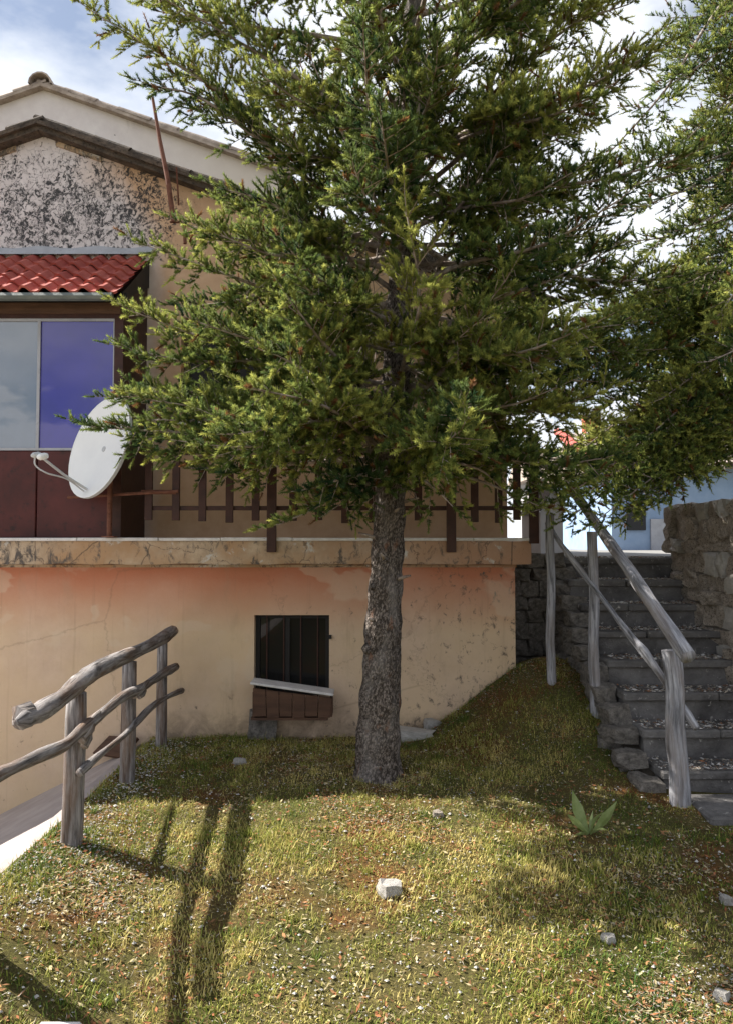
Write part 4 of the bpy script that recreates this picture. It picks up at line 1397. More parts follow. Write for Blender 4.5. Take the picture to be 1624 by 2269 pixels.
class Tree:
    def __init__(self, seed):
        self.rr = random.Random(seed)
        self.sh = []     # base, dir, length, tint, tip?
        self.tw = MB()
        self.br = []

    def branch(self, pts, r0, foliage_from=.3, dens=1.0, spread=.5, droop=.35, shoot=.066):
        rr = self.rr
        path = smooth_path(pts, 5)
        n = len(path)
        self.br.append((path, [max(.004, r0 * (1 - .88 * k / (n - 1))) for k in range(n)]))
        L = sum((path[i + 1] - path[i]).length for i in range(n - 1))
        acc = 0
        step = .037 / dens
        pos = step * .5
        i = 0
        side = 1
        run = 0.0
        btint = rr.gauss(0, .17)
        while i < n - 1:
            seg = (path[i + 1] - path[i])
            sl_ = seg.length
            while pos <= run + sl_:
                u = pos / L
                if u > foliage_from * rr.uniform(.75, 1.2):
                    p = path[i] + seg * ((pos - run) / sl_)
                    t = seg.normalized()
                    lat = t.cross(Vector((0, 0, 1)))
                    if lat.length < .1: lat = Vector((1, 0, 0))
                    lat.normalize()
                    up = lat.cross(t)
                    ln = (spread * (1 - u) ** .75 + .09) * rr.uniform(.55, 1.15)
                    fa = rr.uniform(.55, .95)
                    d = (t * math.cos(fa) + lat * (side * math.sin(fa)) + up * rr.uniform(-.25, .30)).normalized()
                    q_ = rr.random()
                    if q_ < .22:      # weeping side shoot
                        d = (t * .45 + lat * (side * rr.uniform(0, .5)) - up * .85).normalized()
                        ln = min(ln, .26)
                    elif q_ < .36:    # rising side shoot
                        d = (t * .7 + lat * (side * rr.uniform(0, .5)) + up * .7).normalized()
                        ln = min(ln, .2)
                    self.twig(p, d, ln, droop, shoot, lat, btint, u)
                    side = -side
                elif rr.random() < .7:
                    # dead bare twig
                    p = path[i] + seg * ((pos - run) / sl_)
                    d = Vector((rr.uniform(-1, 1), rr.uniform(-1, 1), rr.uniform(-.9, .3))).normalized()
                    q = p + d * rr.uniform(.1, .42)
                    self.tw.tube([p, p.lerp(q, .5) + Vector((0, 0, rr.uniform(-.03, .03))), q - Vector((0, 0, .03))], [.0035, .0028, .0012], 3, caps=False)
                pos += step * rr.uniform(.7, 1.3)
            run += sl_
            i += 1
        # leader at the end
        t = (path[-1] - path[-2]).normalized()
        self.twig(path[-1], (t + Vector((0, 0, .15))).normalized(), .16, .0, shoot, t.cross(Vector((0, 0, 1))).normalized(), btint, 1.0)

    def twig(self, p, d, ln, droop, shoot, lat, btint, u, level=0):
        rr = self.rr
        m = max(2, int(ln / .10) + 1)
        pts = [p]
        dd = d.copy()
        for k in range(m):
            dd = (dd + Vector((0, 0, -droop * (.55 if k < m - 1 else -.5))) * (ln / m) * 1.6 + Vector((rr.uniform(-.1, .1), rr.uniform(-.1, .1), rr.uniform(-.08, .08)))).normalized()
            pts.append(pts[-1] + dd * (ln / m))
        self.tw.tube(pts, [(.004 - .0022 * k / m) * (1 if level == 0 else .6) for k in range(m + 1)], 3, caps=False)
        s = .012 if ln < .2 else .035
        nsub = .06
        run = 0.0
        side = 1
        for k in range(m):
            seg = pts[k + 1] - pts[k]
            sl_ = seg.length
            t = seg.normalized()
            la = t.cross(Vector((0, 0, 1)))
            if la.length < .1: la = lat.copy()
            la.normalize()
            up = la.cross(t)
            while s <= run + sl_:
                b = pts[k] + seg * ((s - run) / sl_)
                fa = rr.uniform(.55, 1.05)
                ph = rr.uniform(-.25, 1.0) * math.pi * .5
                dv = (t * math.cos(fa) + (la * (side * math.cos(ph)) + up * math.sin(ph)) * math.sin(fa) + Vector((0, 0, .12))).normalized()
                if level == 0 and s > nsub and ln - s > .09:
                    self.twig(b, dv, min(.19, (ln - s) * .62 + .03) * rr.uniform(.8, 1.15), droop, shoot, la, btint, u, 1)
                    nsub = s + .05 * rr.uniform(.7, 1.3)
                else:
                    l2 = shoot * rr.uniform(.6, 1.2)
                    self.sh.append((b, dv, l2, btint + rr.gauss(0, .19) + .12 * (s / ln)))
                side = -side
                s += .031 * rr.uniform(.7, 1.3)
            run += sl_
        self.sh.append((pts[-1], dd, shoot * rr.uniform(.9, 1.3), btint + rr.gauss(.28, .15)))

    def build(self, root, needles, width, nlen, cores):
        rr = self.rr
        for i, (path, rad) in enumerate(self.br):
            MB().tube(path, rad, 6, .06, seed=i).build('branch', MT['twig'], root, smooth=True)
        o = self.tw.build('twigs', MT['twig'], root)
        tag(o, kind='stuff')
        sh = self.sh
        Ns = len(sh)
        B = np.array([tuple(s[0]) for s in sh], dtype=np.float64)
        D = np.array([tuple(s[1]) for s in sh], dtype=np.float64)
        L = np.array([s[2] for s in sh])
        T = np.array([s[3] for s in sh])
        D /= np.linalg.norm(D, axis=1)[:, None]
        ref = np.where(np.abs(D[:, 2:3]) < .9, np.array([[0, 0, 1.0]]), np.array([[1.0, 0, 0]]))
        U = np.cross(D, ref); U /= np.linalg.norm(U, axis=1)[:, None]
        V = np.cross(D, U)
        M = needles
        t = (np.arange(M)[None, :] + rng.random((Ns, M)) * .8) / M
        az = (np.arange(M)[None, :] * 2.39996 + rng.random((Ns, 1)) * 6.28 + rng.normal(0, .3, (Ns, M)))
        fan = np.radians(66 - 34 * t ** 3 + rng.normal(0, 7, (Ns, M)))
        rad = np.cos(az)[..., None] * U[:, None, :] + np.sin(az)[..., None] * V[:, None, :]
        tan = -np.sin(az)[..., None] * U[:, None, :] + np.cos(az)[..., None] * V[:, None, :]
        nd = np.cos(fan)[..., None] * D[:, None, :] + np.sin(fan)[..., None] * rad
        nd[..., 2] += .12
        base = B[:, None, :] + D[:, None, :] * (t * L[:, None])[..., None]
        nl = nlen * (.8 + .4 * rng.random((Ns, M))) * (.82 + .25 * np.sin(np.pi * np.clip(t, .1, 1)))
        tip = base + nd * nl[..., None]
        wv = tan * (width * (.8 + .4 * rng.random((Ns, M))))[..., None]
        v = np.stack([base - wv, base + wv * .9, tip], axis=2).reshape(-1, 3)
        # colour: hue drifts from blue green through mid green to yellow green shoot by shoot
        tt = np.clip(.43 + T[:, None] + rng.normal(0, .07, (Ns, M)), 0, 1)
        c0, c1, c2 = np.array([.034, .070, .030]), np.array([.150, .200, .052]), np.array([.42, .43, .11])
        cc = np.where(tt[..., None] < .5, c0 + (c1 - c0) * (tt[..., None] * 2), c1 + (c2 - c1) * (tt[..., None] * 2 - 1))
        dead = (rng.random(Ns) < .035)
        cc = np.where(dead[:, None, None], np.array([.19, .095, .038]), cc)
        cc = cc * (.72 + .5 * t)[..., None]
        cv = np.repeat(cc.reshape(-1, 3), 3, axis=0)
        # spindle core of each shoot (bud-covered stem)
        k3 = cores
        ang = np.arange(k3) * 2 * math.pi / k3
        r = nlen * .32
        off = (np.cos(ang)[None, :, None] * U[:, None, :] + np.sin(ang)[None, :, None] * V[:, None, :]) * r
        lo_ = B[:, None, :] + D[:, None, :] * (L * .05)[:, None, None] + off
        tipc = B + D * (L * 1.0)[:, None]
        tris = [np.stack([lo_[:, q], lo_[:, (q + 1) % k3], tipc], axis=1) for q in range(k3)]
        vc = np.concatenate(tris, axis=0).reshape(-1, 3)
        tc_ = np.clip(.40 + T, 0, 1)[:, None]
        c_ = np.where(tc_ < .5, c0 + (c1 - c0) * (tc_ * 2), c1 + (c2 - c1) * (tc_ * 2 - 1))
        c_ = np.where(dead[:, None], np.array([.17, .085, .035]), c_)
        # older needles at the foot of a shoot are darker than the fresh ones at its end
        e0, e1, e2 = c_ * .70, c_ * 1.15, c_ * 1.35
        cvc = np.concatenate([np.stack((e0, e0, e2), axis=1).reshape(-1, 3)] * k3, axis=0)
        allv = np.concatenate([v, vc]) - np.array(tuple(wloc(root)))
        allc = np.concatenate([cv, cvc])
        nv = len(allv)
        ob = tri_mesh('crown', allv, allc, MT['needles'], root)
        print('shoots', Ns, 'tris', nv // 3)
        return ob


def tri_mesh(name, v, c, mat, parent=None):
    nv = len(v)
    me = bpy.data.meshes.new(name)
    me.vertices.add(nv)
    me.vertices.foreach_set('co', np.ascontiguousarray(v, dtype=np.float32).ravel())
    me.loops.add(nv)
    me.loops.foreach_set('vertex_index', np.arange(nv, dtype=np.int32))
    me.polygons.add(nv // 3)
    me.polygons.foreach_set('loop_start', np.arange(0, nv, 3, dtype=np.int32))
    me.update(calc_edges=False)
    at_ = me.color_attributes.new('tint', 'FLOAT_COLOR', 'POINT')
    c4 = np.ones((nv, 4), dtype=np.float32)
    c4[:, :3] = c
    at_.data.foreach_set('color', c4.ravel())
    me.materials.append(mat)
    o = bpy.data.objects.new(name, me)
    link(o, parent)
    tag(o, kind='stuff')
    return o


# ---- the near spruce
tb = ghit(838, 1718)
TX, TYY = tb.x, tb.y
sp = empty('spruce_tree', (TX, TYY, tb.z))
tag(sp, 'tall spruce with a bare flaking trunk standing in the middle of the lawn', 'tree')
tpts = [(838, 1722), (838, 1650), (842, 1560), (845, 1470), (848, 1380), (853, 1290), (859, 1200), (863, 1120), (868, 1000), (876, 850), (890, 600), (905, 300), (915, 0), (925, -350), (930, -700), (935, -1000)]
trad = [.165, .148, .138, .128, .122, .115, .109, .105, .100, .095, .085, .075, .062, .045, .028, .010]
tpath = [at(x, y, TYY) for x, y in tpts]
tpath[0].z -= .1
tp_s = smooth_path(tpath, 4)
tr_s = []
for i in range(len(trad) - 1):
    for k in range(4): tr_s.append(trad[i] + (trad[i + 1] - trad[i]) * k / 4)
tr_s.append(trad[-1])
rr = random.Random(2)
tr_s = [r * (1 + .05 * math.sin(i * 1.7) + rr.uniform(-.02, .02)) for i, r in enumerate(tr_s)]
def trunk_mesh(path, rad, nseg, parent, seed, flare=.0):
    """barked trunk: plates standing proud of furrows, roots swelling at the foot"""
    P = []
    Rr = []
    for i in range(len(path) - 1):
        sub = 5 if path[i].z < 3.2 else 1
        for k in range(sub):
            P.append(path[i].lerp(path[i + 1], k / sub)); Rr.append(rad[i] + (rad[i + 1] - rad[i]) * k / sub)
    P.append(path[-1]); Rr.append(rad[-1])
    arr = np.array([tuple(p) for p in P])
    zz_ = arr[:, 2]
    a_ = np.linspace(0, 2 * np.pi, nseg, endpoint=False)
    A, Z = np.meshgrid(a_, zz_ - zz_[0])
    ca_, sa_ = np.cos(A), np.sin(A)
    n1 = vnoise(ca_ * 1.2 + 5, Z * .9 + sa_ * 1.2, 7.0, seed) - .5
    n2 = vnoise(ca_ * 1.2 + 2, Z * .8 + sa_ * 1.2, 19.0, seed + 1) - .5
    n3 = vnoise(ca_ + 9, Z * .5 + sa_, 2.2, seed + 2) - .5
    rr_ = np.array(Rr)[:, None] * (1 + .10 * n3) + .016 * n1 + .013 * n2 * (Z < 3)
    rr_ = rr_ + flare * np.exp(-Z / .10) * (1 + .7 * np.sin(A * 5 + 1.0) + .4 * np.sin(A * 3))
    V = np.stack([arr[:, 0:1] + rr_ * ca_, arr[:, 1:2] + rr_ * sa_, np.repeat(zz_[:, None], nseg, 1)], 2).reshape(-1, 3)
    mb = MB()
    mb.v = [tuple(p) for p in V]
    for i in range(len(P) - 1):
        for k in range(nseg):
            k2 = (k + 1) % nseg
            mb.f.append((i * nseg + k, i * nseg + k2, (i + 1) * nseg + k2, (i + 1) * nseg + k))
            u0, u1 = .8 * k / nseg, .8 * (k + 1) / nseg
            v0, v1 = zz_[i], zz_[i + 1]
            mb.uv.append([(u0, v0), (u1, v0), (u1, v1), (u0, v1)])
            mb.m.append(0)
    return mb.build('trunk', MT['bark'], parent, smooth=True)
trunk_mesh(tp_s, tr_s, 40, sp, 70, .035)
# branch scars on the lower trunk
for (px, py, s) in ((815, 1440, .028), (835, 1500, .022), (826, 1300, .02), (858, 1240, .018), (832, 1610, .03)):
    c = at(px, py, TYY - .10)
    MB().tube([c + Vector((0, .06, 0)), c + Vector((-.01, -.004, 0)), c + Vector((-.015, -.022, -.004))], [s * 1.5, s, s * .5], 9, .12, seed=px).build('knot', MT['bark'], sp, smooth=True)


for i, (zs, a_) in enumerate(((1.05, -2.2), (1.32, -.6), (1.62, -2.6), (1.78, -1.2), (1.9, -.2), (1.5, -1.75))):
    c = min(tp_s, key=lambda q: abs(q.z - zs))
    d = Vector((math.cos(a_), math.sin(a_), .25))
    L_ = .05 + .03 * (i % 3)
    MB().tube([c + d * .08, c + d * (.115 + L_ * .5), c + d * (.12 + L_)], [.016, .011, .007], 7, .12, seed=i).build('branch_stub', MT['twig'], sp, smooth=True)


def trunk_at(z):
    for i in range(len(tp_s) - 1):
        if tp_s[i].z <= z <= tp_s[i + 1].z:
            f = (z - tp_s[i].z) / (tp_s[i + 1].z - tp_s[i].z)
            return tp_s[i].lerp(tp_s[i + 1], f)
    return tp_s[-1]


T1 = Tree(101)
rr = T1.rr
z = 2.12
k = 0
while z < 8.3:
    az = k * 2.39996 + rr.uniform(-.35, .35)
    d = Vector((math.cos(az), math.sin(az), 0))
    if z < 5.7: Rm = 1.95
    else: Rm = 1.95 * max(.15, (8.7 - z) / 3.0)
    Rm *= rr.uniform(.80, 1.08)
    if d.y < -.5: Rm *= .86            # fewer long limbs towards the open lawn
    if z < 2.5: Rm *= .92
    if d.x < -.4 and 3.7 < z < 4.9: Rm *= .70
    if d.x > .3 and d.y > -.2 and 4.2 < z < 5.2: Rm *= .68
    p0 = trunk_at(z)
    if z < 4.6: dz = (-.02, -.10, -.04)
    else: dz = (.10, .16, .30)
    if z < 2.7: dz = (.05, .03, .06)
    bend = Vector((-d.y, d.x, 0)) * rr.uniform(-.15, .15) * Rm
    jz = rr.uniform(-.08, .08)
    pts = [p0, p0 + d * (Rm * .35) + Vector((0, 0, dz[0] + jz)) + bend * .4, p0 + d * (Rm * .7) + Vector((0, 0, dz[1] + jz)) + bend * .9, p0 + d * Rm + Vector((0, 0, dz[2] + jz * .5)) + bend]
    lowz = 1.78 if d.y < .3 else 1.9
    pts = [Vector((q.x, q.y, max(q.z, lowz + .1))) for q in pts]
    high = z > 5.6
    T1.branch(pts, .022, foliage_from=(.20 if z < 3 else .30), dens=(.38 if high else 1.0), spread=.36, droop=.5 if z < 5 else .2, shoot=.066 if not high else .13)
    z += .068 if z < 5.6 else .17
    k += 1
# limbs that make the outline of the crown
for (pl_, dd_) in (
    ([(880, 520, 5.2), (620, 290, 5.0), (420, 160, 4.85), (205, 25, 4.75)], 1.1),
    ([(880, 560, 5.2), (600, 330, 4.9), (450, 220, 4.8), (345, 190, 4.7)], 1.0),
    ([(880, 330, 5.2), (700, 200, 5.0), (560, 110, 4.9), (300, -40, 4.8)], 1.0),
    ([(905, 520, 5.2), (1120, 330, 5.1), (1270, 200, 5.0), (1440, 85, 4.9)], .9),
    ([(905, 330, 5.2), (1090, 260, 5.1), (1140, 120, 5.0), (1185, -40, 4.9)], .6),
    ([(905, 420, 5.2), (1100, 200, 5.1), (1260, 60, 5.0), (1390, 10, 4.9)], .9),
    ([(868, 900, 5.2), (620, 860, 4.95), (420, 870, 4.8), (270, 880, 4.7)], 1.1),
    ([(868, 980, 5.2), (640, 960, 4.8), (430, 960, 4.6), (205, 945, 4.5)], 1.0),
    ([(870, 860, 5.2), (620, 790, 5.0), (430, 740, 4.9), (295, 690, 4.8)], 1.1),
    ([(875, 760, 5.2), (640, 660, 5.0), (480, 600, 4.9), (330, 545, 4.85)], 1.1),
    ([(880, 650, 5.2), (700, 520, 5.0), (600, 450, 4.9), (500, 420, 4.85)], 1.0),
    ([(870, 830, 5.2), (620, 800, 4.9), (430, 800, 4.8), (290, 775, 4.75)], 1.0),
    ([(868, 880, 5.2), (640, 900, 4.8), (470, 930, 4.6), (340, 930, 4.5)], 1.0),
    ([(868, 960, 5.2), (760, 930, 4.5), (660, 940, 4.2), (540, 960, 4.0)], 1.0),
    ([(868, 960, 5.2), (900, 930, 4.6), (960, 950, 4.3), (1030, 990, 4.2)], .9),
    ([(864, 1030, 5.2), (660, 1000, 5.0), (480, 1010, 4.8), (330, 985, 4.7)], .7),
    ([(864, 1010, 5.2), (700, 980, 4.7), (560, 990, 4.4), (440, 985, 4.3)], .6),
    ([(864, 1050, 5.2), (820, 1050, 4.8), (760, 1060, 4.5), (700, 1080, 4.4)], .8),
    ([(866, 940, 5.2), (1000, 900, 4.8), (1120, 900, 4.6), (1230, 860, 4.5)], .9),
    ([(872, 800, 5.2), (1060, 680, 5.0), (1220, 620, 4.9), (1340, 560, 4.9)], .9),
    ([(880, 640, 5.2), (1060, 520, 5.0), (1180, 440, 4.9), (1290, 420, 4.9)], .9),
    ([(880, 640, 5.2), (1000, 480, 4.8), (1090, 360, 4.6), (1130, 250, 4.5)], .9),
    ([(890, 560, 5.2), (800, 380, 4.7), (740, 250, 4.5), (690, 130, 4.4)], .9),
    ([(890, 520, 5.2), (920, 330, 4.7), (930, 200, 4.5), (960, 60, 4.4)], .9),
    ([(895, 420, 5.2), (960, 280, 4.8), (1000, 190, 4.6), (1010, 110, 4.5)], .9),
    ([(895, 450, 5.2), (1040, 330, 5.0), (1130, 250, 4.9), (1200, 180, 4.8)], .9),
    ([(890, 500, 5.2), (1060, 400, 5.0), (1180, 330, 4.9), (1290, 290, 4.8)], .8),
    ([(900, 300, 5.2), (840, 160, 4.8), (800, 80, 4.6), (760, 20, 4.5)], .9),
    ([(900, 250, 5.2), (1000, 120, 4.9), (1060, 40, 4.7), (1100, -30, 4.6)], .8),
    ([(864, 1040, 5.2), (830, 1060, 4.9), (790, 1090, 4.8), (750, 1120, 4.75)], .8),
    ([(864, 1040, 5.2), (910, 1050, 4.9), (960, 1080, 4.8), (1000, 1120, 4.75)], .4),
    ([(864, 1030, 5.2), (960, 1020, 4.9), (1060, 1040, 4.8), (1120, 1090, 4.75)], .4),
    ([(864, 1000, 5.2), (1000, 980, 4.9), (1130, 990, 4.7), (1210, 1040, 4.6)], .5),
    ([(862, 1060, 5.2), (760, 1090, 4.95), (690, 1130, 4.85), (625, 1160, 4.8)], .8),
    ([(866, 1040, 5.2), (1000, 1050, 5.0), (1100, 1080, 4.9), (1190, 1120, 4.8)], .4),
    ([(868, 960, 5.2), (1020, 930, 5.0), (1180, 900, 4.9), (1330, 930, 4.8)], .9),
    ([(872, 880, 5.2), (1050, 800, 5.1), (1220, 740, 5.0), (1370, 720, 5.0)], .9),
    ([(868, 930, 5.2), (780, 830, 4.6), (700, 740, 4.2), (640, 660, 4.0)], 1.0),
    ([(868, 900, 5.2), (900, 780, 4.6), (930, 660, 4.2), (900, 470, 3.9)], .9),
    ([(868, 930, 5.2), (980, 820, 4.6), (1060, 700, 4.3), (1120, 620, 4.1)], .9),
    ([(866, 1010, 5.2), (800, 960, 4.6), (720, 900, 4.2), (560, 860, 4.0)], 1.0),
):
    T1.branch([at(*q) for q in pl_], .02, foliage_from=.32, dens=dd_, spread=.36, droop=.45)
for i in range(15):
    az = -math.pi / 2 + (i - 7) * .21 + rr.uniform(-.08, .08)
    d = Vector((math.cos(az), math.sin(az), 0))
    z = (2.35, 3.0, 3.7, 4.3)[i % 4] + rr.uniform(-.15, .15)
    Rm = rr.uniform(1.05, 1.6)
    p0 = trunk_at(z)
    T1.branch([p0, p0 + d * (Rm * .4) + Vector((0, 0, -.03)), p0 + d * (Rm * .75) + Vector((0, 0, -.14)), p0 + d * Rm + Vector((0, 0, -.12))], .018, foliage_from=.28, dens=1.0, spread=.44, droop=.5, shoot=.066)
T1.build(sp, 32, .0040, .0235, 3)

# ---- the second spruce above the right stone wall
s2x, s2y, s2z = 3.75, 6.9, 1.42
sp2 = empty('spruce_tree', (s2x, s2y, s2z))
tag(sp2, 'second spruce rooted behind the right stone wall, its branches hanging over the stairs', 'tree')
t2 = [Vector((s2x + .03 * math.sin(i), s2y, s2z - .1 + i * .7)) for i in range(13)]
t2s = smooth_path(t2, 3)
MB().tube(t2s, [.13 * (1 - .9 * i / (len(t2s) - 1)) + .008 for i in range(len(t2s))], 14, .05, seed=4).build('trunk', MT['bark'], sp2, smooth=True)
T2 = Tree(202)
rr = T2.rr
z = 1.0
k = 0
while z < 7.6:
    az = k * 2.39996 + rr.uniform(-.3, .3)
    d = Vector((math.cos(az), math.sin(az), 0))
    if d.x < .45:
        Rm = (2.05 if z < 4.5 else 2.05 * (8.6 - z) / 4.1) * rr.uniform(.8, 1.08)
        if d.y > .5: Rm *= .7
        if z > 3.0: Rm *= .62
        p0 = Vector((s2x, s2y, s2z + z))
        dz = (-.05, -.28, -.38) if z < 3.5 else (-.02, -.12, -.10)
        bend = Vector((-d.y, d.x, 0)) * rr.uniform(-.15, .15) * Rm
        pts = [p0, p0 + d * (Rm * .35) + Vector((0, 0, dz[0])) + bend * .4, p0 + d * (Rm * .7) + Vector((0, 0, dz[1])) + bend * .9, p0 + d * Rm + Vector((0, 0, dz[2])) + bend]
        T2.branch(pts, .020, foliage_from=.3, dens=.8, spread=.42, droop=.55, shoot=.070)
    z += .10
    k += 1
for (pl_, dd_) in (
    ([(1740, -150, 6.6), (1590, 20, 6.2), (1480, 190, 5.9), (1385, 300, 5.7), (1290, 400, 5.6)], .55),
    ([(1760, -60, 6.6), (1660, 60, 6.2), (1570, 130, 6.0), (1480, 190, 5.9)], .7),
    ([(1760, 60, 6.6), (1680, 160, 6.2), (1600, 230, 6.0), (1530, 300, 5.9)], .8),
    ([(1760, 180, 6.6), (1640, 270, 6.2), (1540, 330, 6.0), (1430, 360, 5.9)], .7),
    ([(1760, 250, 6.6), (1650, 350, 6.2), (1520, 420, 6.0), (1380, 470, 5.9)], .8),
    ([(1760, 330, 6.6), (1660, 420, 6.2), (1580, 480, 6.0), (1500, 510, 5.9)], .8),
    ([(1760, 400, 6.6), (1640, 470, 6.3), (1500, 520, 6.1), (1350, 540, 6.0)], .8),
    ([(1760, 300, 6.6), (1640, 330, 6.2), (1480, 390, 5.9), (1360, 420, 5.8)], .5),
    ([(1760, 540, 6.6), (1660, 540, 6.0), (1560, 610, 5.5), (1470, 640, 5.3)], .8),
    ([(1760, 560, 6.6), (1720, 560, 5.8), (1650, 620, 5.0), (1590, 700, 4.7)], .9),
    ([(1760, 700, 6.6), (1720, 720, 5.8), (1660, 760, 5.0), (1575, 800, 4.7)], .9),
    ([(1757, 850, 6.6), (1640, 880, 6.1), (1540, 930, 5.8), (1440, 960, 5.6)], .6),
    ([(1757, 900, 6.6), (1600, 940, 6.0), (1450, 1010, 5.7), (1300, 1090, 5.5)], .9),
    ([(1757, 950, 6.6), (1600, 960, 6.1), (1480, 1030, 5.8), (1400, 1120, 5.7)], .8),
    ([(1757, 800, 6.6), (1580, 830, 6.2), (1420, 900, 5.9), (1270, 1010, 5.7)], .9),
    ([(1757, 700, 6.6), (1580, 720, 6.4), (1440, 760, 6.2), (1330, 800, 6.1)], .8),
    ([(1757, 640, 6.6), (1560, 640, 6.6), (1440, 690, 6.5), (1330, 690, 6.4)], .8),
):
    T2.branch([at(*q) for q in pl_], .018, foliage_from=.3, dens=dd_, spread=.36, droop=.5, shoot=.070)
for i in range(20):
    px, py = 1175 + (i * 97) % 420, 700 + (i * 61) % 400
    yd = 5.4 + .8 * ((i * 37) % 100) / 100
    T2.branch([at(1757, py - 150, 6.7), at((1757 + px) / 2 + 60, py - 120, 6.5), at(px * .65 + 1757 * .35, py - 70, yd + .5), at(px, py, yd)], .016, foliage_from=.25, dens=.75, spread=.36, droop=.6, shoot=.070)
for i, (px, py, yd) in enumerate(((1205, 1125, 5.6), (1255, 1150, 5.4), (1315, 1158, 5.3), (1375, 1150, 5.5), (1440, 1125, 5.6), (1290, 1075, 5.2), (1345, 1040, 5.2), (1230, 1060, 5.7))):
    T2.branch([at(1757, py - 260, 6.7), at((1757 + px) / 2 + 40, py - 210, 6.4), at(px * .65 + 1757 * .35, py - 120, yd + .4), at(px, py, yd)], .015, foliage_from=.35, dens=.8, spread=.30, droop=.7, shoot=.070)
T2.build(sp2, 16, .0052, .0235, 3)

# ------------------------------------------------------------------ grass, litter, gravel
def gz_np(x, y):
    g = 0.66 * np.exp(-((x - 1.5) ** 2 / (2 * .52 ** 2) + (y - 6.35) ** 2 / (2 * .62 ** 2)))
    g = g + 0.05 * np.exp(-((x - .1) ** 2 + (y - 5.3) ** 2) / .5)
    f = np.clip((x + 1.75) / .9, 0, 1); f = f * f * (3 - 2 * f)
    g = g - .13 * f * np.maximum(0, 4.6 - np.maximum(y, 1.2))
    return g + .012 * np.sin(2.3 * x + 1.1) * np.sin(1.9 * y) + .008 * np.sin(6.1 * x + 3.3 * y)


def scatter(n, keep, near=2.2, far=6.3):
    # even per square metre in depth, thinned by keep(x, y)
    xs, ys = [], []
    tot = 0
    while tot < n:
        y = rng.uniform(near, far, n)
        x = rng.uniform(KERB_X + .01, 2.9, n)
        ok = (np.abs(x) < y * .53 + .35) & (rng.random(n) < keep(x, y))
        ok &= ~((x > 1.80 - .0) & (y > 4.8)) & ~((x < -1.0) & (y < 2.56))
        ok &= ~((x > 1.96) & (y > 4.4))
        xs.append(x[ok]); ys.append(y[ok])
        tot += ok.sum()
    return np.concatenate(xs)[:n], np.concatenate(ys)[:n]


def soil_patch(x, y):
    a = np.exp(-(((x - 1.45) / .38) ** 2 + ((y - 3.12) / .16) ** 2))     # bare patch at the right edge
    b = .8 * np.exp(-(((x + 1.3) / .25) ** 2 + ((y - 3.9) / .5) ** 2))   # gritty strip by the first post
    c = .7 * np.exp(-(((x + 1.0) / .35) ** 2 + ((y - 2.6) / .12) ** 2))
    return np.clip(a + b + c, 0, 1)


def keep_grass(x, y):
    n = .55 * vnoise(x, y, 2.1, 1) + .45 * vnoise(x, y, 6.5, 2)
    k = np.clip((n - .22) * 2.6, .12, 1)
    tr_ = np.exp(-(((x - .08) ** 2 + (y - 5.27) ** 2) / .07))       # trodden earth round the trunk
    return k * (1 - .85 * soil_patch(x, y)) * (1 - .8 * tr_)


NB = 140000
gx, gy = scatter(NB, keep_grass)
gzv = gz_np(gx, gy)
h = rng.gamma(4, .0040, NB) * (.45 + 1.5 * vnoise(gx, gy, 5.3, 5) ** 2 + .5 * vnoise(gx, gy, 14, 6)) + .005
# taller tufts
NT0 = 260
cx_, cy_ = scatter(NT0, lambda x, y: np.full(len(x), .8))
per = 34
ti = np.repeat(np.arange(NT0), per)
k_ = len(ti)
sel_ = rng.choice(NB, k_, replace=False)
gx[sel_] = cx_[ti] + rng.normal(0, .016, k_)
gy[sel_] = cy_[ti] + rng.normal(0, .016, k_)
gx[sel_] = np.maximum(gx[sel_], KERB_X + .005)
gzv = gz_np(gx, gy)
h[sel_] = rng.uniform(.02, .055, k_) * rng.uniform(.6, 1.2, NT0)[ti]
az = rng.uniform(0, 2 * np.pi, NB)
lean = rng.uniform(.25, 1.35, NB)
wd = rng.uniform(.0014, .0031, NB)
dx_, dy_ = np.cos(az), np.sin(az)
base = np.stack([gx, gy, gzv - .004], 1)
sdv = np.stack([-dy_, dx_, np.zeros(NB)], 1) * wd[:, None]
midp = base + np.stack([dx_ * np.sin(lean * .5), dy_ * np.sin(lean * .5), np.cos(lean * .5)], 1) * (h * .55)[:, None]
tipp = midp + np.stack([dx_ * np.sin(lean), dy_ * np.sin(lean), np.cos(lean)], 1) * (h * .5)[:, None]
t1 = np.stack([base - sdv, base + sdv, midp + sdv * .8], 1)
t2_ = np.stack([base - sdv, midp + sdv * .8, midp - sdv * .8], 1)
t3 = np.stack([midp - sdv * .8, midp + sdv * .8, tipp], 1)
nearm = gy < 4.4
V = np.concatenate([t1, t3, t2_[nearm]]).reshape(-1, 3)
dry = np.clip(.75 * vnoise(gx, gy, 1.5, 11) + .75 * vnoise(gx, gy, 5.1, 12) + rng.normal(0, .24, NB) - .26, 0, 1)
ca, cb, cc_ = np.array([.058, .115, .017]), np.array([.250, .275, .044]), np.array([.64, .52, .19])
gc = np.where(dry[:, None] < .5, ca + (cb - ca) * (dry[:, None] * 2), cb + (cc_ - cb) * (dry[:, None] * 2 - 1))
C = np.concatenate([np.repeat(gc, 3, 0), np.repeat(gc, 3, 0), np.repeat(gc[nearm], 3, 0)])
o = tri_mesh('grass', V, C, MT['grass'])
tag(o, 'short dry grass of the lawn', 'grass')

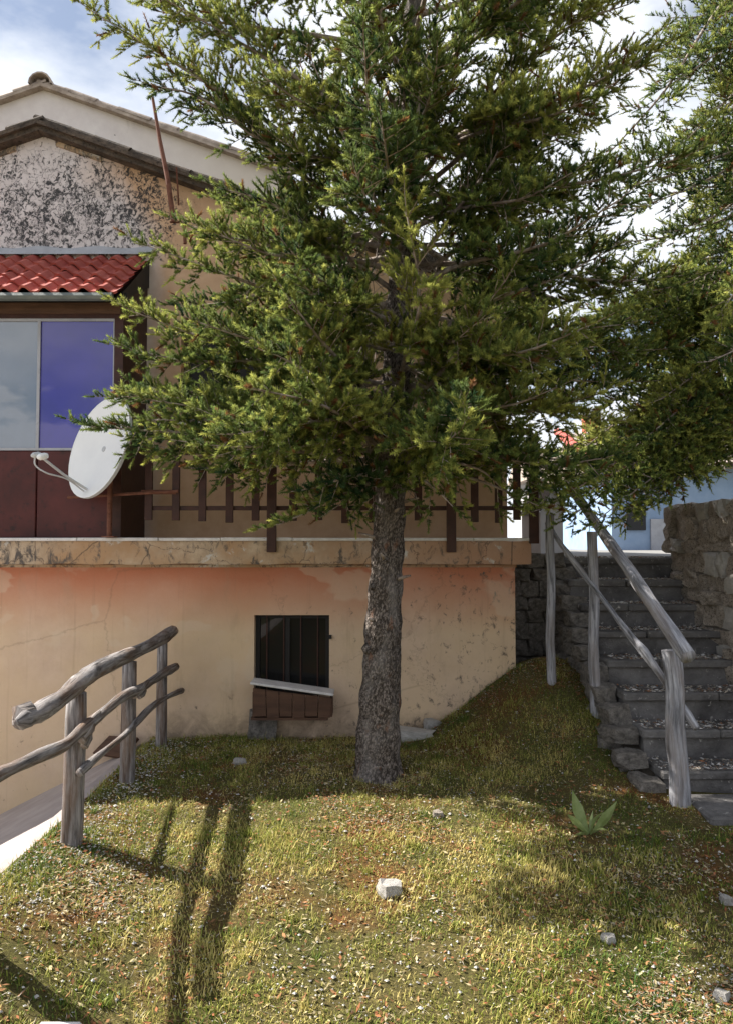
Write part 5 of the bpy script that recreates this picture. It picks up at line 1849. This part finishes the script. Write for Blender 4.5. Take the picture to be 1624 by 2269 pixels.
# dry straw, bits of dead leaf and needle litter
NS = 32000
lx, ly = scatter(NS, lambda x, y: np.clip(1.3 * soil_patch(x, y) + 1.5 * (vnoise(x, y, 2.7, 21) - .55) + 1.3 * (vnoise(x, y, 9, 23) - .55), .16, 1))
lz = gz_np(lx, ly) + rng.uniform(.003, .022, NS)
az = rng.uniform(0, 2 * np.pi, NS)
kindv = rng.random(NS)
ln = np.where(kindv < .62, rng.uniform(.005, .022, NS), rng.uniform(.006, .018, NS))
lw = np.where(kindv < .62, rng.uniform(.0007, .0014, NS), rng.uniform(.003, .007, NS))
d1 = np.stack([np.cos(az), np.sin(az), rng.normal(0, .25, NS)], 1) * ln[:, None]
d2 = np.stack([-np.sin(az), np.cos(az), rng.normal(0, .4, NS)], 1) * lw[:, None]
cpt = np.stack([lx, ly, lz], 1)
tA = np.stack([cpt - d1, cpt + d2, cpt + d1], 1)
tB = np.stack([cpt - d1, cpt + d1, cpt - d2], 1)
pal = np.array([[.40, .33, .19], [.46, .41, .34], [.27, .20, .10], [.25, .10, .045], [.29, .15, .07], [.17, .085, .04]])
pi_ = np.where(kindv < .62, rng.integers(0, 3, NS), np.where(rng.random(NS) < np.clip(.15 + .9 * vnoise(lx, ly, 1.9, 33) ** 2, 0, 1), rng.integers(3, 5, NS), rng.choice(np.array([0, 5]), NS)))
lc = pal[pi_] * rng.uniform(.7, 1.15, (NS, 1))
o = tri_mesh('dry_litter', np.concatenate([tA, tB]).reshape(-1, 3), np.concatenate([np.repeat(lc, 3, 0)] * 2), MT['litter'])
tag(o, 'scattered straw, dead leaves and needles in the grass', 'litter')

# pale grit: little octahedra
NG = 8000
px_, py_ = scatter(NG, lambda x, y: np.clip(.10 + .95 * soil_patch(x, y) + .5 * np.clip(vnoise(x, y, 2.2, 44) - .6, 0, 1) + .8 * ((x < KERB_X + .35) & (y > 3.4)), .02, 1))
r_ = np.minimum(rng.gamma(2.0, .0014, NG) + .0015, .013)
cz = gz_np(px_, py_) + r_ * .35 + .004
ct = np.stack([px_, py_, cz], 1)
ax_ = [np.array(a, float) for a in ((1, 0, 0), (0, 1, 0), (-1, 0, 0), (0, -1, 0))]
jr = rng.uniform(.7, 1.3, (NG, 6))
tris = []
for q in range(4):
    a = ct + ax_[q] * (r_ * jr[:, q])[:, None]
    b = ct + ax_[(q + 1) % 4] * (r_ * jr[:, (q + 1) % 4])[:, None]
    t_ = ct + np.array([0, 0, 1.0]) * (r_ * jr[:, 4] * .7)[:, None]
    tris.append(np.stack([a, b, t_], 1))
gcol = np.array([.46, .44, .41]) * rng.uniform(.55, 1.2, (NG, 1))
o = tri_mesh('grit', np.concatenate(tris).reshape(-1, 3), np.concatenate([np.repeat(gcol, 3, 0)] * 4), MT['litter'])
tag(o, 'pale grit and pebbles between the grass', 'gravel')

# leaves, straw and grit lying on the treads
NT = 5200
kk = rng.integers(0, 8, NT)
tx_ = rng.uniform(SX0 + .08, SX1 - .02, NT)
ty_ = Y0 + RUN * kk + .02 + rng.random(NT) ** 1.4 * (RUN - .04)
tz_ = Z1 + RISE * kk + .010 + rng.uniform(0, .006, NT)
az = rng.uniform(0, 2 * np.pi, NT)
ln = rng.uniform(.004, .022, NT)
lw = rng.uniform(.001, .007, NT)
d1 = np.stack([np.cos(az), np.sin(az), rng.normal(0, .15, NT)], 1) * ln[:, None]
d2 = np.stack([-np.sin(az), np.cos(az), rng.normal(0, .5, NT)], 1) * lw[:, None]
cpt = np.stack([tx_, ty_, tz_], 1)
tcv = np.array([[.60, .58, .56], [.50, .44, .36], [.30, .13, .06], [.18, .11, .07]])[rng.choice(4, NT, p=[.45, .3, .12, .13])] * rng.uniform(.7, 1.1, (NT, 1))
o = tri_mesh('stair_litter', np.concatenate([np.stack([cpt - d1, cpt + d2, cpt + d1], 1), np.stack([cpt - d1, cpt + d1, cpt - d2], 1)]).reshape(-1, 3), np.concatenate([np.repeat(tcv, 3, 0)] * 2), MT['litter'])
tag(o, 'dry leaves and grit strewn on the stone treads', 'litter')
